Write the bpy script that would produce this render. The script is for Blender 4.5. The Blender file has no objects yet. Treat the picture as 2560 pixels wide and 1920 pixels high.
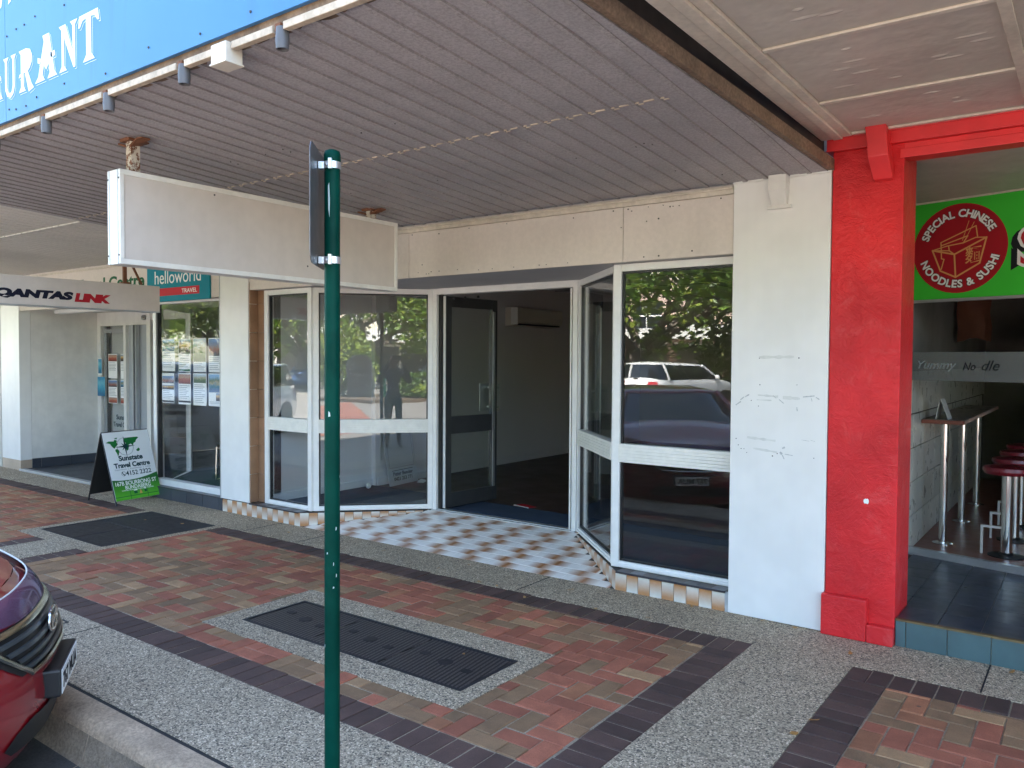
import bpy, bmesh, math, random
from mathutils import Vector, Matrix

random.seed(11)
scene = bpy.context.scene
COL = scene.collection
R = math.radians

# ------------------------------------------------------------------ camera
FPX, WPX = 1990.0, 2560.0
yaw, pitch, roll = math.atan(1465.0 / FPX), math.atan(64.0 / FPX), 0.006
f0 = Vector((-math.sin(yaw), math.cos(yaw), 0)); r0 = Vector((math.cos(yaw), math.sin(yaw), 0)); u0 = Vector((0, 0, 1))
fw = f0 * math.cos(pitch) - u0 * math.sin(pitch)
up = u0 * math.cos(pitch) + f0 * math.sin(pitch)
rt = r0 * math.cos(roll) + up * math.sin(roll)
uu = up * math.cos(roll) - r0 * math.sin(roll)
CAM = Vector((0, 0, 1.6))
cd = bpy.data.cameras.new('camera')
cd.sensor_width = 36.0; cd.lens = FPX / WPX * 36.0; cd.clip_start = 0.02; cd.clip_end = 2000
cam = bpy.data.objects.new('camera', cd); COL.objects.link(cam)
cam.matrix_world = Matrix(((rt.x, uu.x, -fw.x, CAM.x), (rt.y, uu.y, -fw.y, CAM.y), (rt.z, uu.z, -fw.z, CAM.z), (0, 0, 0, 1)))
scene.camera = cam

# ------------------------------------------------------------------ sky, sun, exposure
SUN_EL, SUN_AZ = R(55), R(-24)          # azimuth from +Y (behind the shops) towards +X
w = bpy.data.worlds.new('World'); scene.world = w; w.use_nodes = True
nt = w.node_tree; bg = nt.nodes['Background']
sky = nt.nodes.new('ShaderNodeTexSky'); sky.sky_type = 'NISHITA'; sky.sun_disc = False
sky.sun_elevation = SUN_EL; sky.sun_rotation = SUN_AZ; sky.air_density = 1.0; sky.dust_density = 0.8; sky.ozone_density = 1.2
nt.links.new(sky.outputs[0], bg.inputs[0]); bg.inputs[1].default_value = 0.105
sd = bpy.data.lights.new('sun', 'SUN'); sd.energy = 5.0; sd.angle = R(0.53); sd.color = (1.0, 0.95, 0.87)
sun = bpy.data.objects.new('sun', sd); COL.objects.link(sun)
tosun = Vector((math.sin(SUN_AZ) * math.cos(SUN_EL), math.cos(SUN_AZ) * math.cos(SUN_EL), math.sin(SUN_EL)))
sun.rotation_euler = tosun.to_track_quat('Z', 'Y').to_euler(); sun.location = tosun * 60
vs = scene.view_settings; vs.view_transform = 'Standard'; vs.look = 'None'; vs.gamma = 1; vs.use_curve_mapping = False
vs.exposure = 3.55
scene.render.engine = 'CYCLES'
cy = scene.cycles
cy.use_denoising = True; cy.max_bounces = 10; cy.diffuse_bounces = 5; cy.glossy_bounces = 5; cy.transparent_max_bounces = 24
cy.sample_clamp_indirect = 6.0; cy.caustics_reflective = False; cy.caustics_refractive = False
try:
    cy.denoiser = 'OPENIMAGEDENOISE'; cy.denoising_input_passes = 'RGB_ALBEDO_NORMAL'; cy.denoising_prefilter = 'ACCURATE'
except Exception:
    pass

# ------------------------------------------------------------------ materials
MATS = {}
def srgb(r, g, b):
    f = lambda c: c / 12.92 if c <= 0.04045 else ((c + 0.055) / 1.055) ** 2.4
    return (f(r / 255), f(g / 255), f(b / 255))
class NT:
    def __init__(s, name):
        s.m = bpy.data.materials.new(name); s.m.use_nodes = True
        s.t = s.m.node_tree; s.p = s.t.nodes['Principled BSDF']; s.out = s.t.nodes['Material Output']
        MATS[name] = s.m
    def n(s, kind, **kw):
        nd = s.t.nodes.new('ShaderNode' + kind)
        for k, v in kw.items():
            setattr(nd, k, v)
        return nd
    def l(s, a, b): s.t.links.new(a, b)
    def pos(s):
        return s.n('NewGeometry').outputs['Position']
    def noise(s, scale, detail=3, rough=.55, vec=None, dist=0):
        nd = s.n('TexNoise'); nd.inputs['Scale'].default_value = scale; nd.inputs['Detail'].default_value = detail
        nd.inputs['Roughness'].default_value = rough; nd.inputs['Distortion'].default_value = dist
        s.l(vec or s.pos(), nd.inputs['Vector']); return nd.outputs['Fac']
    def ramp(s, fac, stops, interp='LINEAR'):
        nd = s.n('ValToRGB'); cr = nd.color_ramp; cr.interpolation = interp
        while len(cr.elements) < len(stops): cr.elements.new(.5)
        for e, (p, c) in zip(cr.elements, stops):
            e.position = p; e.color = (c, c, c, 1) if isinstance(c, (int, float)) else (*c, 1)
        s.l(fac, nd.inputs[0]); return nd.outputs[0]
    def mix(s, fac, a, b, mode='MIX'):
        nd = s.n('Mix', data_type='RGBA', blend_type=mode)
        for sock, v in ((nd.inputs[0], fac), (nd.inputs[6], a), (nd.inputs[7], b)):
            if isinstance(v, (int, float)): sock.default_value = v
            elif isinstance(v, tuple): sock.default_value = (*v, 1) if len(v) == 3 else v
            else: s.l(v, sock)
        return nd.outputs[2]
    def math(s, op, a, b=0.0):
        nd = s.n('Math', operation=op)
        for sock, v in ((nd.inputs[0], a), (nd.inputs[1], b)):
            if isinstance(v, (int, float)): sock.default_value = v
            else: s.l(v, sock)
        return nd.outputs[0]
    def bump(s, h, strength=.3, dist=.01, normal=None):
        nd = s.n('Bump'); nd.inputs['Strength'].default_value = strength; nd.inputs['Distance'].default_value = dist
        s.l(h, nd.inputs['Height'])
        if normal is not None: s.l(normal, nd.inputs['Normal'])
        return nd.outputs[0]
def sc(c, k): return tuple(min(1, x * k) for x in c)
def mat(name, col, rough=.55, metal=0.0, var=(3, .12), fine=None, bump=None, rand=0.0, coat=0.0, spec=.5, streak=0.0):
    """plain surface: base colour, uneven tone (var), fine grain, relief, per-object tone (rand), vertical streaks of dirt"""
    b = NT(name); p = b.p
    c = b.mix(b.ramp(b.noise(var[0], 4), [(.3, 0.0), (.7, 1.0)]), sc(col, 1 - var[1]), sc(col, 1 + var[1])) if var else None
    if fine:
        c = b.mix(b.ramp(b.noise(fine[0], 2, .7), [(.35, 0.0), (.65, 1.0)]), c, b.mix(1.0, c, (1 - fine[1],) * 3, 'MULTIPLY'))
    if streak:
        mp = b.n('Mapping'); mp.inputs['Scale'].default_value = (9, 9, .5); b.l(b.pos(), mp.inputs['Vector'])
        k = b.ramp(b.noise(1.0, 5, .6, mp.outputs[0]), [(.45, 0.0), (.8, 1.0)])
        c = b.mix(b.math('MULTIPLY', k, streak), c, sc(col, .45))
    if rand:
        oi = b.n('ObjectInfo').outputs['Random']
        c = b.mix(1.0, c, b.ramp(oi, [(0, 1 - rand), (1, 1.0)]), 'MULTIPLY')
    if c is None: p.inputs['Base Color'].default_value = (*col, 1)
    else: b.l(c, p.inputs['Base Color'])
    p.inputs['Roughness'].default_value = rough; p.inputs['Metallic'].default_value = metal
    p.inputs['Specular IOR Level'].default_value = spec; p.inputs['Coat Weight'].default_value = coat
    if rough > .12 and var:
        b.l(b.math('ADD', b.math('MULTIPLY', b.noise(var[0] * 3, 3), .25), rough - .12), p.inputs['Roughness'])
    if bump:
        b.l(b.bump(b.noise(bump[0], 4, .6), bump[1], bump[2] if len(bump) > 2 else .01), p.inputs['Normal'])
    return b.m

def glass_mat(name, tint=(1, 1, 1), refl=1.0, dirt=.03, ior=1.52):
    b = NT(name); t = b.n('BsdfTransparent'); t.inputs[0].default_value = (*tint, 1)
    g = b.n('BsdfGlossy'); g.inputs['Roughness'].default_value = 0.0; g.inputs['Color'].default_value = (refl, refl, refl, 1)
    fr = b.n('Fresnel'); bf = b.n('NewGeometry').outputs['Backfacing']
    b.l(b.math('ADD', b.math('MULTIPLY', bf, 1 / ior - ior), ior), fr.inputs['IOR'])   # same reflectance on both faces of the pane
    b.l(b.bump(b.noise(1.6, 2, .4), .10, .012), g.inputs['Normal'])
    m1 = b.n('MixShader'); b.l(fr.outputs[0], m1.inputs[0]); b.l(t.outputs[0], m1.inputs[1]); b.l(g.outputs[0], m1.inputs[2])
    d = b.n('BsdfDiffuse'); d.inputs[0].default_value = (.55, .56, .55, 1)
    m2 = b.n('MixShader'); b.l(b.math('MULTIPLY', b.ramp(b.noise(1.7, 5), [(.35, .2), (.75, 1.0)]), dirt), m2.inputs[0])
    b.l(m1.outputs[0], m2.inputs[1]); b.l(d.outputs[0], m2.inputs[2]); b.l(m2.outputs[0], b.out.inputs[0])
    return b.m

def gum(b, c):
    """scattered round black gum marks"""
    v = b.n('TexVoronoi'); v.inputs['Scale'].default_value = 3.1; b.l(b.pos(), v.inputs['Vector'])
    s_ = b.n('SeparateColor'); b.l(v.outputs['Color'], s_.inputs[0])
    k = b.math('MULTIPLY', b.ramp(v.outputs['Distance'], [(.028, 1.0), (.04, 0.0)]), b.ramp(s_.outputs[1], [(.45, 0.0), (.5, 1.0)]))
    return b.mix(b.math('MULTIPLY', k, .7), c, (.045, .042, .04))
# exposed aggregate: small pale and dark stones in grey cement, browner and dirtier in patches
def aggregate(name, light):
    b = NT(name); P = b.pos()
    v = b.n('TexVoronoi'); v.inputs['Scale'].default_value = 135; b.l(P, v.inputs['Vector'])
    sep = b.n('SeparateColor'); b.l(v.outputs['Color'], sep.inputs[0])
    stone = b.ramp(sep.outputs[0], [(0, (.03, .029, .03)), (.16, (.10, .088, .072)), (.32, (.28, .24, .185)), (.55, (.44, .375, .285)), (.8, (.55, .475, .365)), (1, (.80, .72, .58))])
    v2 = b.n('TexVoronoi'); v2.feature = 'DISTANCE_TO_EDGE'; v2.inputs['Scale'].default_value = 135; b.l(P, v2.inputs['Vector'])
    edge = b.ramp(v2.outputs['Distance'], [(.02, 0.0), (.14, 1.0)])
    c = b.mix(edge, (.25, .21, .155), stone)
    grime = b.ramp(b.noise(1.3, 5, .65), [(.35, 0.0), (.72, 1.0)])
    c = b.mix(b.math('MULTIPLY', grime, .35), c, b.mix(1.0, c, (.62, .57, .5), 'MULTIPLY'))
    spots = b.ramp(b.noise(14, 2, .4), [(.69, 0.0), (.73, 1.0)])
    c = b.mix(b.math('MULTIPLY', spots, .5), c, (.05, .05, .05))
    c = b.mix(1.0, c, (light * 1.09, light * 1.0, light * .89), 'MULTIPLY')
    wear = b.ramp(b.noise(.55, 5, .6, dist=.4), [(.4, 0.0), (.68, 1.0)])
    c = b.mix(b.math('MULTIPLY', wear, .30), c, b.mix(1.0, c, (.62, .60, .57), 'MULTIPLY')); c = gum(b, c)
    b.l(c, b.p.inputs['Base Color']); b.p.inputs['Roughness'].default_value = .8
    b.l(b.bump(edge, .55, .004), b.p.inputs['Normal']); return b.m
aggregate('aggregate', 1.16)
mat('bed_sand', (.40, .32, .22), .95, fine=(120, .4))
def paver(name, col, rand):
    b = NT(name); 
    oi = b.n('ObjectInfo').outputs['Random']
    c = b.mix(b.ramp(b.noise(9, 5, .65), [(.32, 0.0), (.7, 1.0)]), sc(col, .78), sc(col, 1.18))
    c = b.mix(1.0, c, b.ramp(oi, [(0, 1 - rand), (1, 1 + rand * .4)]), 'MULTIPLY')
    c = b.mix(b.math('MULTIPLY', b.ramp(b.noise(260, 2, .7), [(.4, 0.0), (.68, 1.0)]), .55), c, sc(col, .42))
    chalk = b.ramp(b.noise(55, 4, .75), [(.66, 0.0), (.74, 1.0)])
    c = b.mix(b.math('MULTIPLY', chalk, .28), c, (.42, .38, .35))
    grime = b.ramp(b.noise(2.1, 5, .6), [(.4, 0.0), (.75, 1.0)])
    c = b.mix(b.math('MULTIPLY', grime, .4), c, b.mix(1.0, c, (.6, .57, .55), 'MULTIPLY'))
    st = b.ramp(b.noise(.9, 6, .7, dist=.8), [(.52, 0.0), (.7, 1.0)])
    c = b.mix(b.math('MULTIPLY', st, .38), c, b.mix(1.0, c, (.55, .52, .5), 'MULTIPLY')); c = gum(b, c)
    b.l(c, b.p.inputs['Base Color']); b.p.inputs['Roughness'].default_value = .82
    b.l(b.bump(b.noise(220, 3, .7), .35, .003), b.p.inputs['Normal']); return b.m
paver('paver_red', (.43, .138, .074), .28)
paver('paver_brown', (.335, .190, .094), .26)
paver('paver_tan', (.47, .27, .13), .25)
paver('paver_orange', (.44, .175, .082), .28)
paver('paver_dark', (.115, .062, .046), .38)
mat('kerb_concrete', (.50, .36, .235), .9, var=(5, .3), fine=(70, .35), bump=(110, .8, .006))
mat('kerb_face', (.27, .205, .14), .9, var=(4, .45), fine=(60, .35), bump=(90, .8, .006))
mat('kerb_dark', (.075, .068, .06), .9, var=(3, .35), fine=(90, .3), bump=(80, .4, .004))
mat('joint_tar', (.018, .017, .016), .8)
mat('asphalt', (.25, .232, .208), .9, var=(.8, .2), fine=(150, .4), bump=(160, .5, .006))
mat('red_crossing', (.30, .12, .08), .9, var=(1.0, .2), fine=(20, .2))
mat('soil', (.10, .07, .045), .95, var=(3, .3))

# cast lids: fine raised ribs
def lid_mat():
    b = NT('cast_iron'); P = b.pos()
    wv = b.n('TexWave', wave_type='BANDS', bands_direction='DIAGONAL'); wv.inputs['Scale'].default_value = 17.0; wv.inputs['Distortion'].default_value = 0
    mp = b.n('Mapping'); mp.inputs['Rotation'].default_value = (0, 0, R(38)); b.l(P, mp.inputs['Vector']); b.l(mp.outputs[0], wv.inputs['Vector'])
    k = b.ramp(wv.outputs['Fac'], [(.25, 0.0), (.6, 1.0)])
    dot = b.ramp(b.noise(130, 1), [(.4, 0.0), (.6, 1.0)])
    k2 = b.math('MULTIPLY', k, b.math('ADD', b.math('MULTIPLY', dot, .6), .4))
    c = b.mix(k2, (.012, .010, .010), (.125, .103, .094))
    c = b.mix(b.math('MULTIPLY', b.ramp(b.noise(4, 4), [(.45, 0.0), (.75, 1.0)]), .35), c, (.06, .045, .035))
    b.l(c, b.p.inputs['Base Color']); b.p.inputs['Roughness'].default_value = .55; b.p.inputs['Metallic'].default_value = .3
    b.l(b.bump(k2, .6, .004), b.p.inputs['Normal'])
lid_mat()
mat('iron_plain', (.03, .026, .027), .6, metal=.3, var=(8, .3), bump=(90, .3, .003))
mat('iron_edge', (.016, .015, .017), .6)

mat('white_paint', (.82, .81, .775), .34, var=(.7, .05), fine=(4, .05), streak=.05, bump=(14, .05, .004))
mat('white_grime', (.78, .76, .71), .45, var=(.9, .08), fine=(6, .08), streak=.12)
mat('cream_board', (.71, .64, .575), .6, var=(1.1, .09), fine=(30, .06), streak=.10, bump=(60, .1, .003))
mat('cream_trim', (.66, .59, .49), .5, var=(4, .12), fine=(25, .15))
mat('sign_cream', (.68, .61, .54), .5, var=(1.3, .06), fine=(9, .05), streak=.10)
mat('frame_white', (.84, .835, .80), .33, var=(3, .04), fine=(14, .05), streak=.04)
mat('rail_white', (.84, .82, .75), .4, var=(3, .05), fine=(14, .08))
mat('aluminium', (.52, .53, .54), .38, metal=.75, var=(6, .08))
mat('dark_frame', (.035, .036, .038), .35, metal=.3, var=(6, .1))
mat('dark_stile', (.075, .078, .08), .35, metal=.4, var=(6, .1))
mat('rubber', (.01, .01, .01), .6)
mat('soffit_recess', (.46, .45, .45), .6, var=(1.5, .08))
mat('screw', (.05, .045, .04), .5)

# ribbed soffit: flat grey paint, freckled with dirt and mildew
def soffit_mat(name, col, dirt):
    b = NT(name)
    c = b.mix(b.ramp(b.noise(.8, 4), [(.35, 0.0), (.7, 1.0)]), sc(col, .86), sc(col, 1.1))
    k = b.ramp(b.noise(75, 4, .8), [(.42, 0.0), (.6, 1.0)])
    c = b.mix(b.math('MULTIPLY', k, dirt), c, sc(col, .42))
    k2 = b.ramp(b.noise(1.6, 6, .72, dist=.5), [(.46, 0.0), (.72, 1.0)])
    c = b.mix(b.math('MULTIPLY', k2, dirt * .75), c, sc(col, .45))
    b.l(c, b.p.inputs['Base Color']); b.p.inputs['Roughness'].default_value = .7
    b.l(b.bump(b.noise(75, 4, .8), .25, .004), b.p.inputs['Normal'])
soffit_mat('soffit_grey', (.475, .445, .45), .45)
soffit_mat('soffit_pale', (.74, .71, .65), .18)
soffit_mat('soffit_rib', (.485, .45, .445), .6); soffit_mat('soffit_edge', (.32, .295, .29), .5)
mat('soffit_batten', (.56, .47, .37), .6, var=(20, .3))
mat('brown_beam', (.26, .175, .115), .75, var=(5, .25), fine=(60, .35), streak=.2)
mat('timber_dark', (.045, .028, .02), .8, var=(4, .3))
mat('awning_board', (.60, .535, .46), .55, var=(1.4, .10), fine=(12, .07), bump=(2.5, .35, .05))
mat('awning_trim', (.72, .635, .525), .55, var=(3, .14), fine=(30, .12))
mat('sheet_iron', (.4, .41, .42), .5, metal=.5)

def stucco(name, col):
    b = NT(name); P = b.pos()
    big = b.noise(5.5, 5, .7, dist=.6); mid = b.noise(32, 4, .7); cr = b.noise(2.4, 6, .72, dist=1.5)
    crack = b.ramp(b.math('ABSOLUTE', b.math('SUBTRACT', cr, .5)), [(0, 1.0), (.018, 0.0)])
    c = b.mix(b.ramp(b.noise(1.8, 4), [(.35, 0.0), (.7, 1.0)]), sc(col, .76), sc(col, 1.12))
    c = b.mix(b.math('MULTIPLY', b.ramp(b.noise(3.5, 6, .75, dist=.8), [(.55, 0.0), (.68, 1.0)]), .22), c, (.80, .20, .19))
    c = b.mix(b.math('MULTIPLY', b.ramp(b.noise(40, 3), [(.6, 0.0), (.75, 1.0)]), .2), c, sc(col, .55))
    b.l(c, b.p.inputs['Base Color']); b.p.inputs['Roughness'].default_value = .36; b.p.inputs['Specular IOR Level'].default_value = .22
    hgt = b.math('ADD', b.math('MULTIPLY', big, .8), b.math('MULTIPLY', b.math('MULTIPLY', mid, big), .55))
    hgt = b.math('SUBTRACT', hgt, b.math('MULTIPLY', crack, .10))
    b.l(b.bump(hgt, .5, .028), b.p.inputs['Normal'])
stucco('red_stucco', (.74, .032, .037))
mat('red_timber', (.72, .034, .038), .42, var=(4, .14), bump=(40, .12, .004))
mat('green_pole', (.001, .042, .028), .42, var=(6, .25), coat=.0, spec=.06, bump=(70, .06, .003))
mat('pole_scuff', (.45, .55, .52), .6)
mat('galvanised', (.42, .43, .44), .42, metal=.7, var=(12, .2))
mat('steel_band', (.72, .72, .72), .32, metal=.8, var=(12, .1))
mat('sign_back', (.16, .16, .165), .45, metal=.6, var=(5, .2))
# rusty steel with flaking cream paint
def rust():
    b = NT('rusty_paint')
    k = b.ramp(b.noise(26, 5, .75), [(.44, 0.0), (.5, 1.0)])
    c = b.mix(k, b.mix(b.noise(60, 3), (.10, .035, .018), (.24, .10, .05)), (.62, .57, .48))
    b.l(c, b.p.inputs['Base Color']); b.p.inputs['Roughness'].default_value = .8
    b.l(b.bump(k, .5, .003), b.p.inputs['Normal'])
    b2 = NT('rust'); c = b2.mix(b2.noise(30, 5, .7), (.07, .025, .012), (.30, .12, .055)); b2.l(c, b2.p.inputs['Base Color']); b2.p.inputs['Roughness'].default_value = .85
rust()
def blue_sign():
    b = NT('blue_sign')
    c = b.mix(b.ramp(b.noise(.7, 4), [(.35, 0.0), (.7, 1.0)]), (.068, .215, .42), (.085, .255, .47))
    mp = b.n('Mapping'); mp.inputs['Scale'].default_value = (7, 7, .8); b.l(b.pos(), mp.inputs['Vector'])
    k = b.ramp(b.noise(1.4, 5, .65, mp.outputs[0]), [(.56, 0.0), (.78, 1.0)])
    c = b.mix(b.math('MULTIPLY', k, .35), c, (.06, .12, .22))
    b.l(c, b.p.inputs['Base Color']); b.p.inputs['Roughness'].default_value = .45; b.p.inputs['Specular IOR Level'].default_value = .25
blue_sign()
mat('letter_white', (.82, .86, .84), .45, var=None)
mat('old_trim', (.62, .50, .36), .6, var=(8, .18), fine=(30, .25))
mat('old_wood', (.22, .14, .085), .8, var=(9, .4), fine=(50, .3))
mat('spot_grey', (.11, .11, .115), .5)
mat('box_cream', (.70, .64, .53), .5, var=(10, .1), streak=.15)

# glazed tiles that fade from off-white to brown along their length (Generated X or Z)
def fade_tile(name, axis, rev, hi=(.92, .87, .79), lo=(.42, .18, .065), a=.36, z=.96):
    b = NT(name); g = b.n('TexCoord').outputs['Generated']; s = b.n('SeparateXYZ'); b.l(g, s.inputs[0])
    f = s.outputs[axis]
    if rev: f = b.math('SUBTRACT', 1.0, f)
    f = b.math('ADD', f, b.math('MULTIPLY', b.math('SUBTRACT', b.noise(60, 3), .5), .18))
    c = b.mix(b.ramp(f, [(a, 0.0), (z, 1.0)]), hi, lo)
    c = b.mix(b.math('MULTIPLY', b.ramp(b.noise(2.5, 4), [(.45, 0.0), (.8, 1.0)]), .3), c, sc(hi, .55))
    b.l(c, b.p.inputs['Base Color']); b.p.inputs['Roughness'].default_value = .3
    b.l(b.bump(b.noise(70, 3), .12, .003), b.p.inputs['Normal'])
fade_tile('floor_tile_a', 0, False); fade_tile('floor_tile_b', 0, True)
fade_tile('base_tile_a', 2, True, (.72, .68, .60), (.50, .24, .10), .08, .85); fade_tile('base_tile_b', 2, False, (.72, .68, .60), (.50, .24, .10), .08, .85)
mat('grout', (.075, .06, .05), .9)
mat('ledge_dark', (.045, .042, .05), .35, var=(5, .2)); mat('ledge_grey', (.15, .145, .15), .35, var=(5, .15)); mat('ledge_brown', (.085, .065, .06), .4, var=(5, .2))
mat('brown_tile', (.33, .185, .105), .35, var=(4, .2), rand=.2, bump=(20, .15, .004))
mat('cement', (.42, .43, .43), .9, var=(20, .2), bump=(60, .5, .005))
mat('dark_tile', (.060, .066, .080), .33, var=(3, .18), rand=.15)
mat('beige_tile', (.46, .35, .26), .5, var=(4, .15))
mat('slate_floor', (.060, .062, .066), .55, var=(3, .2), fine=(40, .2))
mat('teal_tile', (.075, .135, .145), .4, var=(4, .15), rand=.12)
mat('navy_tile', (.026, .034, .052), .33, var=(4, .2), rand=.2)
mat('step_nosing', (.16, .11, .045), .6, var=(12, .3))
mat('pale_grout', (.50, .47, .36), .8)
mat('wall_tile', (.58, .57, .50), .3, var=(3, .12), rand=.2)
mat('patch_glue', (.46, .47, .46), .7, var=(30, .25)); mat('patch_faint', (.66, .66, .62), .6, var=(20, .08))

mat('interior_wall', (.70, .685, .69), .7, var=(.6, .05)); mat('interior_wall_warm', (.55, .50, .40), .7, var=(.8, .06))
mat('interior_ceiling', (.45, .45, .46), .8, var=(.8, .05))
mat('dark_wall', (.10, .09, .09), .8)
mat('floorboards', (.055, .030, .022), .42, var=(1.5, .25), fine=(30, .15))
mat('blue_carpet', (.028, .050, .085), .95, var=(2, .15), fine=(160, .3))
mat('plastic_cream', (.62, .58, .50), .4, var=(4, .04)); mat('plastic_white', (.75, .75, .72), .35, var=None)
mat('black', (.012, .012, .013), .5, var=None); mat('black_gloss', (.008, .008, .01), .12, var=None)
mat('card_grey', (.50, .51, .50), .5, var=(5, .05)); mat('print_black', (.02, .022, .025), .6, var=None, spec=.16)
mat('print_navy', (.010, .045, .055), .6, var=None, spec=.16); mat('print_white', (.90, .90, .88), .6, var=None, spec=.16)
mat('print_green', (.012, .16, .035), .6, var=None, spec=.16); mat('print_lime', (.10, .42, .04), .6, var=None, spec=.16)
mat('print_dkgreen', (.012, .12, .05), .6, var=None, spec=.16); mat('print_teal', (.005, .24, .32), .6, var=(3, .05), spec=.16); mat('print_red', (.58, .03, .045), .6, var=None, spec=.16)
mat('print_crimson', (.42, .016, .026), .6, var=(3, .04), spec=.16); mat('print_orange', (.75, .36, .13), .6, var=None, spec=.16); mat('print_sign_green', (.06, .60, .05), .6, var=(2, .05), spec=.16)
mat('print_qred', (.45, .02, .03), .6, var=None, spec=.16); mat('print_qnavy', (.012, .014, .03), .6, var=None, spec=.16)
mat('face_white', (.78, .80, .80), .5, var=(4, .03), spec=.2)
def green_fade():
    b = NT('green_fade'); g = b.n('TexCoord').outputs['Generated']; s = b.n('SeparateXYZ'); b.l(g, s.inputs[0])
    b.l(b.ramp(s.outputs[2], [(0.1, (.10, .45, .025)), (.8, (.012, .13, .02))]), b.p.inputs['Base Color']); b.p.inputs['Roughness'].default_value = .4
green_fade()
# printed holiday pictures: soft bands of sky, hills and water, different on every sheet
def picture(name, stops, seed):
    b = NT(name); g = b.n('TexCoord').outputs['Generated']; s = b.n('SeparateXYZ'); b.l(g, s.inputs[0])
    ad = b.n('VectorMath', operation='ADD'); b.l(g, ad.inputs[0]); ad.inputs[1].default_value = (seed * 3.1, seed * 1.7, seed)
    nz = b.noise(5, 6, .65, ad.outputs[0], .4)
    f = b.math('ADD', s.outputs[2], b.math('MULTIPLY', b.math('SUBTRACT', nz, .5), .7))
    b.l(b.ramp(f, stops), b.p.inputs['Base Color']); b.p.inputs['Roughness'].default_value = .4
picture('picture_coast', [(.1, (.03, .10, .22)), (.35, (.08, .25, .33)), (.5, (.45, .38, .25)), (.65, (.10, .16, .07)), (.9, (.25, .45, .7))], 1)
picture('picture_sunset', [(.1, (.02, .02, .03)), (.4, (.14, .08, .03)), (.6, (.65, .38, .10)), (.95, (.20, .32, .45))], 2)
picture('picture_forest', [(.1, (.05, .10, .03)), (.4, (.10, .16, .05)), (.6, (.38, .34, .2)), (.9, (.5, .6, .65))], 3)
picture('picture_city', [(.1, (.05, .05, .08)), (.35, (.35, .12, .08)), (.55, (.25, .22, .25)), (.9, (.12, .25, .5))], 4)
picture('picture_reef', [(.1, (.02, .16, .32)), (.45, (.05, .36, .52)), (.7, (.18, .52, .62)), (.95, (.04, .28, .5))], 5)
picture('picture_red', [(.1, (.2, .03, .02)), (.45, (.40, .08, .04)), (.7, (.45, .25, .15)), (.95, (.35, .2, .18))], 6)
mat('text_grey', (.38, .40, .42), .5, var=None)
glass_mat('glass', (.93, .95, .95), 1.0, .006, 1.62); glass_mat('glass_clear', (.98, .985, .985), .8, .004, 1.36); glass_mat('glass_door', (.93, .96, .94), 1.0, .04)
def frosted():
    b = NT('frosted'); t = b.n('BsdfTransparent'); t.inputs[0].default_value = (.9, .93, .92, 1)
    d = b.n('BsdfDiffuse'); d.inputs[0].default_value = (.27, .28, .275, 1)
    m = b.n('MixShader'); m.inputs[0].default_value = .45; b.l(t.outputs[0], m.inputs[1]); b.l(d.outputs[0], m.inputs[2]); b.l(m.outputs[0], b.out.inputs[0])
frosted()
mat('chrome', (.75, .74, .70), .14, metal=1.0, var=None); mat('stainless', (.45, .46, .46), .3, metal=.9, var=(6, .1))
mat('seat_vinyl', (.20, .015, .024), .3, var=(5, .1)); mat('bench_red', (.22, .07, .045), .35, var=(4, .15)); mat('bench_top', (.20, .17, .14), .3, var=(4, .1))
mat('apron', (.12, .04, .02), .8, var=(6, .2)); mat('paper', (.55, .55, .52), .7, var=None)

# cars
def paint(name, col, rough=.28, metal=.25):
    m = mat(name, col, rough, metal=metal, var=(1.2, .05), coat=1.0); return m
paint('paint_red', (.24, .006, .012), .32, .0); paint('paint_white', (.78, .78, .77), .3, 0); paint('paint_charcoal', (.05, .052, .055)); paint('paint_blue', (.015, .09, .28)); paint('paint_silver', (.42, .43, .44), .3, .5)
mat('car_glass', (.012, .014, .018), .05, var=None, spec=.8); mat('car_black', (.012, .012, .013), .45, var=None); mat('tyre', (.018, .018, .018), .8, var=None)
mat('rim', (.40, .41, .42), .3, metal=.8, var=None); mat('tail_lamp', (.42, .01, .015), .15, var=None, coat=.6); mat('head_lamp', (.45, .46, .48), .08, metal=.5, var=None, coat=1)
mat('grille_grey', (.12, .13, .13), .3, metal=.6, var=None); mat('chrome_dull', (.62, .60, .52), .2, metal=1.0, var=None)
def deflector():
    b = NT('smoked_deflector'); t = b.n('BsdfTransparent'); t.inputs[0].default_value = (.80, .74, .90, 1)
    g = b.n('BsdfGlossy'); g.inputs['Roughness'].default_value = .06; g.inputs['Color'].default_value = (.62, .58, .72, 1)
    fr = b.n('Fresnel'); fr.inputs['IOR'].default_value = 1.42
    d = b.n('BsdfDiffuse'); d.inputs[0].default_value = (.30, .20, .32, 1); m0 = b.n('MixShader'); m0.inputs[0].default_value = .30; b.l(t.outputs[0], m0.inputs[1]); b.l(d.outputs[0], m0.inputs[2])
    m = b.n('MixShader'); b.l(fr.outputs[0], m.inputs[0]); b.l(m0.outputs[0], m.inputs[1]); b.l(g.outputs[0], m.inputs[2]); b.l(m.outputs[0], b.out.inputs[0])
deflector()
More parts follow.
